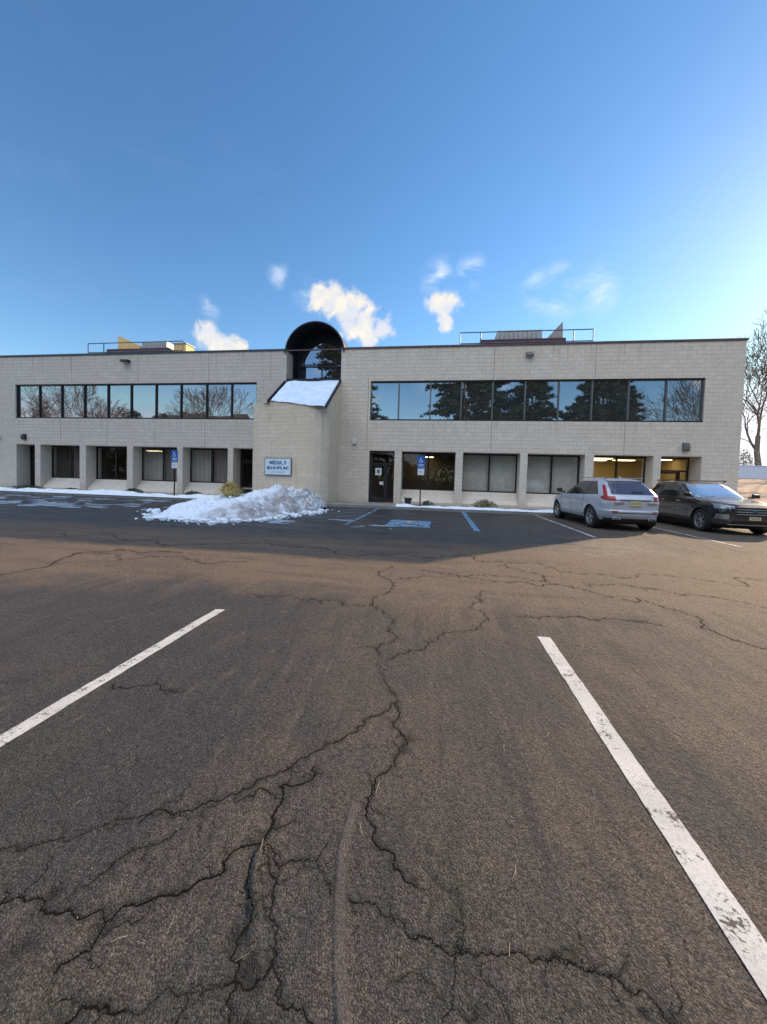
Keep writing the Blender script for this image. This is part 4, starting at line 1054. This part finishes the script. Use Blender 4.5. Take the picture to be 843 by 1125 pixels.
def bare_tree(name, loc, height, seed, label, cat='tree', group=None, mat=None, spread=1., maxd=6, mind=.012, link=True):
    rnd = random.Random(seed); r = empty(name, loc, 0, label, cat, group)
    tr, cr = MB(), MB(); mat = mat or M['bark']
    def grow(p, d, L, rad, depth):
        n = 3; pts = [p]; rr = [rad]
        for k in range(n):
            d = (d+Vector((rnd.gauss(0, .13), rnd.gauss(0, .13), rnd.gauss(.03, .08)))).normalized()
            p = p+d*L/n; pts.append(p); rr.append(max(mind, rad*(1-.38*(k+1)/n)))
        (tr if depth == 0 else cr).tube([tuple(q) for q in pts], rr, 8 if depth == 0 else (5 if depth < 3 else 3), cap=False)
        if depth >= maxd: return
        kids = rnd.choice([3, 4]) if depth < 3 else rnd.choice([2, 3, 3])
        for k in range(kids):
            a = rnd.uniform(0, 6.283); tilt = rnd.uniform(.35, .85)*spread*(1 if k else .35)
            e = d.orthogonal().normalized(); e.rotate(Matrix.Rotation(a, 3, d))
            nd = (d*math.cos(tilt)+e*math.sin(tilt)+Vector((0, 0, .10))).normalized()
            st = pts[-1] if k < 2 else pts[-1-rnd.choice([1, 1, 2])]
            grow(st, nd, L*rnd.uniform(.62, .86), rr[-1]*rnd.uniform(.6, .85), depth+1)
    grow(Vector((0, 0, -.2)), Vector((0, 0, 1)), height*.30, height*.020, 0)
    tr.build('trunk', mat, r); cr.build('crown', mat, r)
    return r
def pine(name, loc, height, seed, label, group=None):
    rnd = random.Random(seed); r = empty(name, loc, 0, label, 'tree', group)
    t = MB(); t.tube([(0, 0, -.2), (.1, 0, height*.5), (0, .1, height*.97)], [height*.02, height*.012, .03], 8); 
    b = MB(); z = height*.16
    while z < height*.985:
        f = (z/height); L0 = height*.36*(1-f)**.6*(.7+.5*rnd.random())+.5
        for k in range(rnd.choice([4, 5, 6])):
            a = rnd.uniform(0, 6.283); L = L0*rnd.uniform(.55, 1.15); dr = rnd.uniform(-.1, .28)
            pts = []
            for s in range(5):
                u = s/4; pts.append(Vector((math.cos(a)*L*u, math.sin(a)*L*u, z+dr*L*u-.18*L*u*u)))
            t.tube([tuple(p) for p in pts], [.05*(1-s/5)+.01 for s in range(5)], 3, cap=False)
            for s in range(int(8+L*7)):
                u = .18+.82*rnd.random()**.7; i = min(3, int(u*4)); p = pts[i].lerp(pts[i+1], u*4-i)
                p = p+Vector((rnd.gauss(0, .16*L*.35), rnd.gauss(0, .16*L*.35), rnd.gauss(.05, .12)))
                for q in range(7):
                    d = Vector((rnd.gauss(math.cos(a)*.5, .8), rnd.gauss(math.sin(a)*.5, .8), rnd.gauss(.25, .45))).normalized()*rnd.uniform(.35, .75)
                    e = d.orthogonal().normalized()*.11; b.poly([p-e, p+e, p+d])
        z += height*.022*rnd.uniform(.7, 1.3)
    t.build('trunk', M['bark'], r); b.build('crown', M['needles'], r)
    return r
# trees standing behind the camera; the windows mirror them
GP = 'pines across the lot behind the viewer'
p1 = pine('pine_tree', (3.5, -24, 0), 25, 5, 'tall dark pine mirrored near the left end of the right window band', GP)
p2 = pine('pine_tree', (15.5, -27, 0), 23, 8, 'tall dark pine mirrored in the middle of the right window band', GP)
for src, (x, y, s, lb) in zip((p1, p2, p1, p2, p1, p2, p1, p1), [(-18.5, -25, 1.16, 'dark pine mirrored at the leftmost pane of the right window band'), (25, -24, .95, 'dark pine mirrored right of centre in the right window band'),
        (9.3, -33, .98, 'dark pine standing furthest back in the right window band reflection'), (32.0, -31, .88, 'dark pine mirrored near the right end of the right window band'), (-31, -30, .85, 'dark pine mirrored in the arched window'), (-66, -31, .62, 'small dark pine mirrored low in the middle of the left window band'), (-61, -34, .58, 'smaller dark pine beside the one mirrored in the left window band')]):
    c = copy_tree(src); c.location = (x, y, 0); c.scale = (s, s, s); c.rotation_euler = (0, 0, x); c['label'] = lb
GB = 'bare trees behind the viewer'
b1 = bare_tree('bare_tree', (-46, -26, 0), 21, 3, 'bare spreading tree mirrored at the right end of the left window band', group=GB, mind=.03)
b2 = bare_tree('bare_tree', (-72, -30, 0), 22, 12, 'bare tree mirrored in the middle of the left window band', group=GB, mind=.03)
for src, (x, y, s, lb) in zip((b2, b1, b2, b1, b2, b1, b2), [(-92, -28, .95, 'bare tree mirrored near the left end of the left window band'), (-82, -38, .9, 'bare tree mirrored left of centre in the left window band'),
        (-58, -44, .95, 'bare tree standing far back mirrored right of centre in the left band'), (44, -28, 1.0, 'bare tree mirrored at the far right end of the right window band'),
        (39, -36, .95, 'bare tree standing behind the last pine on the right'), (-36, -44, .9, 'bare tree far back mirrored right of the brown house'), (-103, -40, .9, 'bare tree mirrored at the leftmost panes')]):
    c = copy_tree(src); c.location = (x, y, 0); c.scale = (s, s, s); c.rotation_euler = (0, 0, y); c['label'] = lb
h = empty('house', (-70, -60, 0), 0, 'brown shingled house across the road mirrored low in the left windows', 'house')
MB().box(-14, 14, -6, 6, 0, 13.5).build('wall', M['brownhouse'], h)
MB().prism([(-7, 13.5), (7, 13.5), (0, 18.5)], 'x', -15, 15).build('roof', M['roofdark'], h)
for k in range(6):
    for z in (2, 6, 10): MB().box(-12+k*4.4, -10.4+k*4.4, 6.0, 6.06, z, z+1.6).build('window', M['carglass'], h)

def thicket(x0, x1, y0, h0, n, size, seed, label):
    b = MB(); rr_ = random.Random(seed)
    for k in range(n):
        x = rr_.uniform(x0, x1); h_ = h0*(1+.28*math.sin(x*.21)+.16*math.sin(x*.57+1)); z = h_*rr_.random()**.8; y = y0+rr_.gauss(0, 1.6)
        d = Vector((rr_.gauss(0, 1), rr_.gauss(0, .6), rr_.gauss(.5, 1))).normalized(); e = d.orthogonal().normalized()
        b.poly([(x, y, z), tuple(Vector((x, y, z))+e*.5*size), tuple(Vector((x, y, z))+d*1.1*size)])
    tag(b.build('thicket', TK, ), label, 'thicket', kind='stuff')
TK = simple('bare undergrowth', (.10, .07, .05), .9, 0, .4, .8)
thicket(-150, 130, -52, 6.5, 16000, 1, 4, 'brown leafless thicket along the far side of the lot behind the viewer')
thicket(-150, -60, -74, 16.5, 15000, 1.2, 9, 'taller brown wood behind the thicket mirrored low in the left window band')
thicket(20, 70, -60, 15.5, 7000, 1.1, 14, 'brown wood mirrored low at the right end of the right window band')
# trees and things beyond the right corner
bare_tree('bare_tree', (53.2, 71, 2.7), 27, 21, 'bare tree whose twigs show beside the right corner of the building', mat=M['bark_tan'], maxd=7, mind=.032, spread=1.12)
bare_tree('bare_tree', (66, 78, 2.7), 22, 33, 'bare tree standing further right behind the pale wall', mat=M['bark_tan'], maxd=7, mind=.03, spread=1.2)
w = MB(); w.box(36, 100, 60, 60.4, 2.3, 4.65); w.box(36, 100, 59.95, 60.45, 4.65, 4.75)
tag(w.build('boundary_wall', M['white_wall']), 'long pale wall on the grass bank beyond the right corner', 'wall')
leaf_clump('shrub', (44.2, 61.6, 2.9), 1.4, 4.4, 1500, .22, M['leaf_brown'], 'olive bush rising behind the pale wall at the right corner', 'shrub')
#@@CARS
def interp(z, tab):
    return float(np.interp(z, [t[0] for t in tab], [t[1] for t in tab]))
def make_car(name, loc, rz, S, label, cat='car'):
    root = empty(name, loc, rz, label, cat)
    zs = []; z = S['front'][0][0]; ztop = S['width'][-1][0]
    while z < ztop-.0005:
        zs.append(z); z += .012 if z < .80 else (.006 if z < 1.12 else (.012 if z < ztop-.14 else (.004 if z < ztop-.03 else .0016)))
    zs.append(ztop)
    Q = 110; rings = []
    for z in zs:
        yf, yr, w, n = interp(z, S['front']), interp(z, S['rear']), interp(z, S['width']), interp(z, S['n'])
        c = (yf+yr)/2; l = (yf-yr)/2
        t = np.linspace(0, np.pi/2, 1500); x = w*np.cos(t)**(2/n); y = l*np.sin(t)**(2/n)
        s = np.r_[0, np.cumsum(np.hypot(np.diff(x), np.diff(y)))]; u = np.linspace(0, s[-1], Q+1)
        xq = np.interp(u, s, x); yq = np.interp(u, s, y)
        X = np.r_[xq, -xq[-2::-1], -xq[1:], xq[-2:0:-1]]; Y = np.r_[yq, yq[-2::-1], -yq[1:], -yq[-2:0:-1]]
        rings.append(np.stack([X, Y+c, np.full_like(X, z)], -1))
    V = np.array(rings); nz, nr, _ = V.shape
    zz = V[..., 2]
    # sculpted flanks: shoulder crease and a hollow along the doors
    side = (np.abs(V[..., 0]) > interp(.6, S['width'])*.80)
    V[..., 0] *= 1-side*.014*np.exp(-((zz-.62)/.12)**2)*np.clip(1-(np.abs(V[..., 1])/1.5)**4, 0, 1)
    # flared arches
    for yw in S['wheels']:
        d = np.hypot(V[..., 1]-yw, zz-S['wr'])
        V[..., 0] *= 1+side*.022*np.exp(-((d-.44)/.10)**2)
    i = np.arange(nz*nr).reshape(nz, nr); j = np.roll(i, -1, 1)
    F = np.stack([i[:-1], j[:-1], j[1:], i[1:]], -1).reshape(-1, 4); Vf = V.reshape(-1, 3)
    C = Vf[F].mean(1); A = Vf[F[:, 1]]-Vf[F[:, 0]]; B = Vf[F[:, 3]]-Vf[F[:, 0]]; N = np.cross(A, B); N /= np.linalg.norm(N, axis=1, keepdims=True)+1e-12
    x, y, z = C.T; ax = np.abs(x)
    cls = S['classify'](x, y, z, N, S)
    hole = np.zeros(len(F), bool)
    for yw in S['wheels']: hole |= (np.hypot(y-yw, z-S['wr']) < S['wr']+.045) & (ax > .55)
    names = {}
    for k in np.unique(cls):
        sel = (cls == k) & ~hole
        if not sel.any(): continue
        names[k] = sel
    for k, sel in names.items():
        nm, mat, sp = S['parts'][k]
        f = F[sel]
        groups = [f]
        if sp == 'lr': groups = [f[C[sel][:, 0] > 0], f[C[sel][:, 0] <= 0]]
        if sp == 'win':
            cs = C[sel]; e = S['winsplit']; idx = np.digitize(cs[:, 1], e)+100*(cs[:, 0] > 0); groups = [f[idx == q] for q in np.unique(idx)]
        for g in groups:
            if len(g) == 0: continue
            u, inv = np.unique(g, return_inverse=True)
            V2 = Vf[u].copy()
            np_mesh(nm, V2, inv.reshape(g.shape), M[mat], root)
    # roof cap + underbody
    top = V[-1]; cap = MB(); cap.poly([tuple(p) for p in top]); cap.build('roof_panel', M[S['parts'][0][1]], root)
    b = MB(); b.poly([tuple(p) for p in V[0]][::-1])
    b.build('underbody', M['black'], root)
    for yw in S['wheels']:
        for sx in (1, -1):
            wl = MB(); r_ = S['wr']+.05
            for k in range(24):
                a0, a1 = 2*math.pi*k/24, 2*math.pi*(k+1)/24
                P = lambda X, a: (X*sx, yw+r_*math.cos(a), max(S['wr']+r_*math.sin(a), .16))
                wl.poly([P(.50, a0), P(.50, a1), P(S['hw']-.02, a1), P(S['hw']-.02, a0)]); wl.poly([P(.5, a0), P(.5, a1), (.5*sx, yw, S['wr'])])
            wl.build('wheel_house', M['black'], root)
    # wheels
    r = S['wr']; w = .235
    hub = MB(); hub.lathe([(0, -.02), (.17, -.02), (.17, .0), (0, .0)], 20, 'x'); tm = MB()
    tm.lathe([(r*.66, -w/2), (r*.80, -w/2), (r*.95, -w/2+.005), (r, -w/2+.03), (r, w/2-.03), (r*.95, w/2-.005), (r*.80, w/2), (r*.68, w/2-.005), (r*.66, w/2-.02), (r*.66, -w/2)], 48, 'x')
    rim = MB(); rr = r*.67
    rim.lathe([(rr, w/2-.01), (rr*.95, w/2-.008), (rr*.92, w/2-.04), (rr*.92, -.05)], 40, 'x')
    ns = S.get('spokes', 5)
    for k in range(ns*2):
        a = 2*math.pi*(k//2)/ns+(.15 if k % 2 else -.15); da = .04
        a0 = 2*math.pi*(k//2)/ns+(.10 if k % 2 else -.10)
        def P(rad, an, h): return (h, rad*math.cos(an), rad*math.sin(an))
        o4 = [P(rr*.93, a-da, w/2-.025), P(rr*.93, a+da, w/2-.025), P(rr*.20, a0+.22, w/2-.045), P(rr*.20, a0-.22, w/2-.045)]
        rim.poly(o4); rim.poly([(p[0]-.02, p[1], p[2]) for p in o4][::-1])
        for q in range(4):
            p, p2 = o4[q], o4[(q+1) % 4]; rim.poly([p, (p[0]-.02, p[1], p[2]), (p2[0]-.02, p2[1], p2[2]), p2])
    rim.lathe([(0, w/2-.03), (rr*.22, w/2-.035), (rr*.24, w/2-.06), (0, w/2-.06)], 20, 'x')
    proto = None
    for yw in S['wheels']:
        for sx in (1, -1):
            if proto is None:
                wo = hub.build('wheel', M['alloydark'], root); tm.build('tyre', M['rubber'], wo, smooth=True); rim.build('rim', M[S.get('rimmat', 'alloy')], wo)
                MB().lathe([(rr*.86, .0), (rr*.25, .0)], 24, 'x').build('brake_disc', M['black'], wo); proto = wo
            else: wo = copy_tree(proto, root)
            wo.location = (sx*(S['hw']-w/2-.005), yw, r); wo.rotation_euler = (random.uniform(0, 6) if sx > 0 else random.uniform(0, 6), 0, 0 if sx > 0 else math.pi)
            if sx < 0: wo.rotation_euler = (random.uniform(0, 6), 0, math.pi)
    # mirrors
    for sx in (1, -1):
        mm = MB(); ym = S['mirror_y']; zb_ = S['belt']+.03
        mm.prism([(ym-.05, zb_), (ym+.09, zb_+.01), (ym+.10, zb_+.12), (ym-.03, zb_+.16)], 'x', sx*(S['hw']+.02), sx*(S['hw']+.19)); 
        o = mm.build('wing_mirror', M[S['mirror']], root, bevel=.015)
        MB().box(min(sx*(S['hw']-.10), sx*(S['hw']+.03)), max(sx*(S['hw']-.10), sx*(S['hw']+.03)), ym-.01, ym+.05, zb_-.01, zb_+.04).build('mirror_arm', M['black'], o)
    for sx in (1, -1):
        for yh in S['handles']:
            MB().box(min(sx*(S['hw']-.02), sx*(S['hw']+.022)), max(sx*(S['hw']-.02), sx*(S['hw']+.022)), yh-.09, yh+.09, S['hz']-.015, S['hz']+.015).build('door_handle', M[S['hmat']], root, bevel=.006)
    for sx in (1, -1):
        b = MB(); zt = S['railz']
        xr = S['railx']; b.tube([(sx*xr, S['rail'][0], zt-.06), (sx*xr, S['rail'][0]+.12, zt), (sx*xr, S['rail'][1]-.12, zt), (sx*xr, S['rail'][1], zt-.06)], .018, 6); b.build('roof_rail', M[S['railmat']], root)
    return root

def cls_white(x, y, z, N, S):
    ax = np.abs(x); c = np.zeros(len(x), int)
    belt = 1.055+.03*np.clip(-y, -1, 2.1); wtop = 1.54-.04*np.clip(y-.2, 0, 1)**1.5*2
    side = (np.abs(N[:, 0]) > .55) & (ax > .5)
    yf = np.interp(z, [t[0] for t in S['front']], [t[1] for t in S['front']]); yr = np.interp(z, [t[0] for t in S['rear']], [t[1] for t in S['rear']])
    g = side & (z > belt) & (z < wtop) & (y < yf-.22) & (y > yr+.42)
    pil = (np.abs(y-.12) < .045) | (np.abs(y+.98) < .05)
    c[g] = 1; c[g & pil] = 2
    ws = (N[:, 1] > .35) & (z > 1.09) & (z < 1.60) & (ax < np.interp(z, [1.05, 1.6], [.80, .58])) & (y > -.2); c[ws] = 3
    rw = (N[:, 1] < -.35) & (z > 1.13) & (z < 1.52) & (ax < np.interp(z, [1.1, 1.5], [.66, .54])); c[rw] = 4
    rearish = y < yr+.55
    tl = rearish & (((z > .93) & (z < 1.08) & (ax > .55) & (y < yr+.34-1.6*np.abs(z-1.02))) | ((z > 1.05) & (z < 1.42) & (ax > np.interp(z, [1.05, 1.45], [.755, .62])) & (y < yr+.20)& (N[:,1] < -.15)))
    c[tl] = 5
    c[(z < .40) & (N[:, 1] < -.3) & (y < -2)] = 6
    c[(z < .33)] = 6
    hl = (y > yf-.42) & (y > 1.7) & (z > .76) & (z < .87) & (ax > .52); c[hl] = 7
    gr = (N[:, 1] > .4) & (y > 2) & (ax < .42) & (z > .55) & (z < .80); c[gr] = 6
    dl = side & (z > .36) & (z < belt) & ((np.abs(y-.98) < .011) | (np.abs(y-.10) < .011) | (np.abs(y+.92-.15*np.clip(z-.8, 0, 1)) < .011)); c[dl] = 8
    c[(N[:, 1] < -.4) & (ax < .62) & (np.abs(z-.565) < .010)] = 8
    c[(N[:, 1] < -.4) & (ax < .70) & (np.abs(z-.955) < .012) & (ax > .0)] = 8
    c[(N[:, 1] < -.3) & (z >= 1.52) & (z < 1.555) & (ax < .56)] = 6
    return c
WHITE = dict(front=[(.22, 2.10), (.32, 2.26), (.50, 2.33), (.72, 2.33), (.82, 2.27), (.90, 2.08), (.97, 1.72), (1.03, 1.28), (1.07, 1.02), (1.2, .80), (1.4, .44), (1.52, .18), (1.60, -.12), (1.635, -.45), (1.65, -.7)],
    rear=[(.22, -2.16), (.30, -2.26), (.48, -2.34), (.62, -2.36), (.66, -2.33), (.9, -2.33), (1.0, -2.30), (1.1, -2.24), (1.3, -2.01), (1.5, -1.74), (1.56, -1.72), (1.60, -1.58), (1.635, -1.2), (1.65, -.9)],
    width=[(.22, .84), (.30, .90), (.45, .935), (.65, .95), (.85, .948), (.98, .925), (1.06, .89), (1.3, .785), (1.5, .675), (1.57, .62), (1.61, .55), (1.635, .42), (1.65, .20)],
    n=[(.2, 4.6), (1.0, 6), (1.1, 7), (1.5, 6), (1.65, 4)], wheels=(1.42, -1.445), wr=.365, hw=.945, classify=cls_white, winsplit=[-.98, .12],
    parts={0: ('body', 'paint_white', None), 1: ('side_window', 'carglass', 'win'), 2: ('pillar_trim', 'blackgloss', 'lr'), 3: ('windscreen', 'windscreen', None), 4: ('rear_window', 'rearglass', None),
           5: ('tail_light', 'redlens', 'lr'), 6: ('lower_trim', 'black', None), 7: ('headlight', 'clearlens', 'lr'), 8: ('panel_gap', 'black', None)},
    mirror_y=.86, belt=1.06, mirror='black', handles=(.32, -.62), hz=.93, hmat='paint_white', rail=(.15, -1.55), railx=.56, railz=1.655, railmat='alloy', spokes=5, rimmat='alloy')
wc = make_car('white_suv', (6.02, 15.10, 0), R(3.5), WHITE, 'silver white estate car parked nose in with red tail lights showing')
wc.scale = (1.03, 1.03, 1.04)
# tailgate details
b = MB(); b.box(-.165, .165, -2.365, -2.335, .79, .94); b.build('number_plate', M['plate'], wc, bevel=.004)
text_mesh('plate_number', 'Z57-RKB', .075, M['ink'], wc, (0, -2.367, .865), ext=.001)
MB().box(-.44, .44, -2.352, -2.325, .955, .985).build('tailgate_trim', M['chrome'], wc)
MB().box(-.62, -.34, -2.347, -2.32, .84, .90).box(.34, .62, -2.347, -2.32, .84, .90).build('badge_lettering', M['chrome'], wc)
for sx in (1, -1):
    MB().box(min(sx*.40, sx*.64), max(sx*.40, sx*.64), -2.318, -2.2, .355, .43).build('exhaust_trim', M['chrome'], wc, bevel=.015)
    MB().box(min(sx*.43, sx*.61), max(sx*.43, sx*.61), -2.324, -2.28, .375, .412).build('exhaust_opening', M['black'], wc)
    MB().box(min(sx*.50, sx*.66), max(sx*.50, sx*.66), -2.352, -2.25, .60, .63).build('reflector', M['redlens'], wc)
MB().box(-.03, .30, -2.155, -2.135, 1.20, 1.222).build('rear_wiper', M['black'], wc)
b = MB(); b.prism([(-.3, 1.64), (-.22, 1.70), (-.17, 1.64)], 'x', -.02, .02)
for v in range(len(b.v)): b.v[v] = (b.v[v][0], b.v[v][1]-1.15, b.v[v][2])
b.build('antenna_fin', M['paint_white'], wc)

def cls_dark(x, y, z, N, S):
    ax = np.abs(x); c = np.zeros(len(x), int)
    belt = 1.12+.035*np.clip(-y, -1, 2.1); wtop = 1.62-.05*np.clip(y-.2, 0, 1)**1.5*2-.05*np.clip(-y-1, 0, 2)
    side = (np.abs(N[:, 0]) > .55) & (ax > .5)
    yf = np.interp(z, [t[0] for t in S['front']], [t[1] for t in S['front']]); yr = np.interp(z, [t[0] for t in S['rear']], [t[1] for t in S['rear']])
    g = side & (z > belt) & (z < wtop) & (y < yf-.20) & (y > yr+.45)
    pil = (np.abs(y-.10) < .045) | (np.abs(y+1.0) < .05)
    c[g] = 1; c[g & pil] = 2
    ws = (N[:, 1] > .30) & (z > 1.135) & (z < 1.665) & (ax < np.interp(z, [1.1, 1.66], [.84, .62])) & (y > -.3); c[ws] = 3
    rw = (N[:, 1] < -.35) & (z > 1.2) & (z < 1.58) & (ax < .62); c[rw] = 4
    c[(y < yr+.35) & (z > .98) & (z < 1.14) & (ax > .5)] = 5
    c[(z < .34)] = 6
    hl = (y > yf-.40) & (y > 1.6) & (z > .83) & (z < np.interp(ax, [.5, .95], [.93, 1.0])) & (ax > .52); c[hl] = 7
    gr = (N[:, 1] > .4) & (y > 2) & (z > .60) & (z < .93) & (ax < np.interp(z, [.60, .78, .93], [.42, .54, .52])); c[gr] = 6
    gr2 = (N[:, 1] > .4) & (y > 2) & (z > .36) & (z < .46) & (ax < .6); c[gr2] = 6
    fog = (N[:, 1] > .25) & (y > 1.8) & (z > .50) & (z < .66) & (ax > .66) & (ax < .86); c[fog] = 9
    dl = side & (z > .36) & (z < belt) & ((np.abs(y-1.0) < .011) | (np.abs(y-.08) < .011) | (np.abs(y+.98) < .011)); c[dl] = 8
    c[(np.abs(z-(yf*0+.972)) < .0) ] = 8
    return c
DARK = dict(front=[(.20, 2.08), (.30, 2.30), (.46, 2.38), (.74, 2.39), (.90, 2.36), (.98, 2.22), (1.03, 1.95), (1.08, 1.50), (1.12, 1.10), (1.135, 1.02), (1.25, .84), (1.45, .48), (1.60, .18), (1.67, -.05), (1.705, -.40), (1.72, -.7)],
    rear=[(.22, -2.18), (.30, -2.28), (.5, -2.36), (.8, -2.37), (1.0, -2.34), (1.15, -2.27), (1.35, -2.08), (1.55, -1.88), (1.62, -1.84), (1.66, -1.7), (1.70, -1.3), (1.72, -.9)],
    width=[(.22, .85), (.30, .91), (.45, .95), (.70, .962), (.92, .955), (1.05, .93), (1.13, .90), (1.35, .83), (1.55, .745), (1.63, .69), (1.68, .60), (1.705, .48), (1.72, .22)],
    n=[(.2, 5), (1.0, 5.2), (1.13, 6.5), (1.5, 6), (1.72, 4)], wheels=(1.44, -1.41), wr=.375, hw=.958, classify=cls_dark, winsplit=[-1.0, .10],
    parts={0: ('body', 'paint_dark', None), 1: ('side_window', 'carglass', 'win'), 2: ('pillar_trim', 'blackgloss', 'lr'), 3: ('windscreen', 'windscreen', None), 4: ('rear_window', 'rearglass', None),
           5: ('tail_light', 'redlens', 'lr'), 6: ('lower_trim', 'black', None), 7: ('headlight', 'clearlens', 'lr'), 8: ('panel_gap', 'black', None), 9: ('fog_lamp_surround', 'clearlens', 'lr')},
    mirror_y=.92, belt=1.12, mirror='paint_dark', handles=(.30, -.66), hz=.98, hmat='chrome', rail=(.1, -1.6), railx=.62, railz=1.728, railmat='black', spokes=6, rimmat='alloy')
dc = make_car('dark_suv', (9.72, 15.38, 0), R(180), DARK, 'black brown sport utility car facing outward right of the silver white car')
b = MB()
for z in (.66, .735, .81, .885): b.box(-.50+.0, .50, 2.372, 2.40, z, z+.022)
b.build('grille_bar', M['alloy'], dc)
MB().box(-.07, .07, 2.385, 2.412, .745, .815).build('badge', M['ink'], dc, bevel=.01)
MB().box(-.16, .16, 2.395, 2.41, .50, .60).build('number_plate', M['plate'], dc, bevel=.003)
text_mesh('plate_number', 'T48-NPL', .075, M['ink'], dc, (0, 2.412, .55), rot=(R(90), 0, R(180)), ext=.001)
b = MB(); b.tube([(-.55, 1.06, 1.15), (-.05, .98, 1.19)], .010, 5); b.tube([(.0, 1.06, 1.15), (.5, .98, 1.19)], .010, 5); b.build('wiper', M['black'], dc)
MB().box(-.75, .75, 2.36, 2.385, .335, .355).build('bumper_trim', M['chrome'], dc)
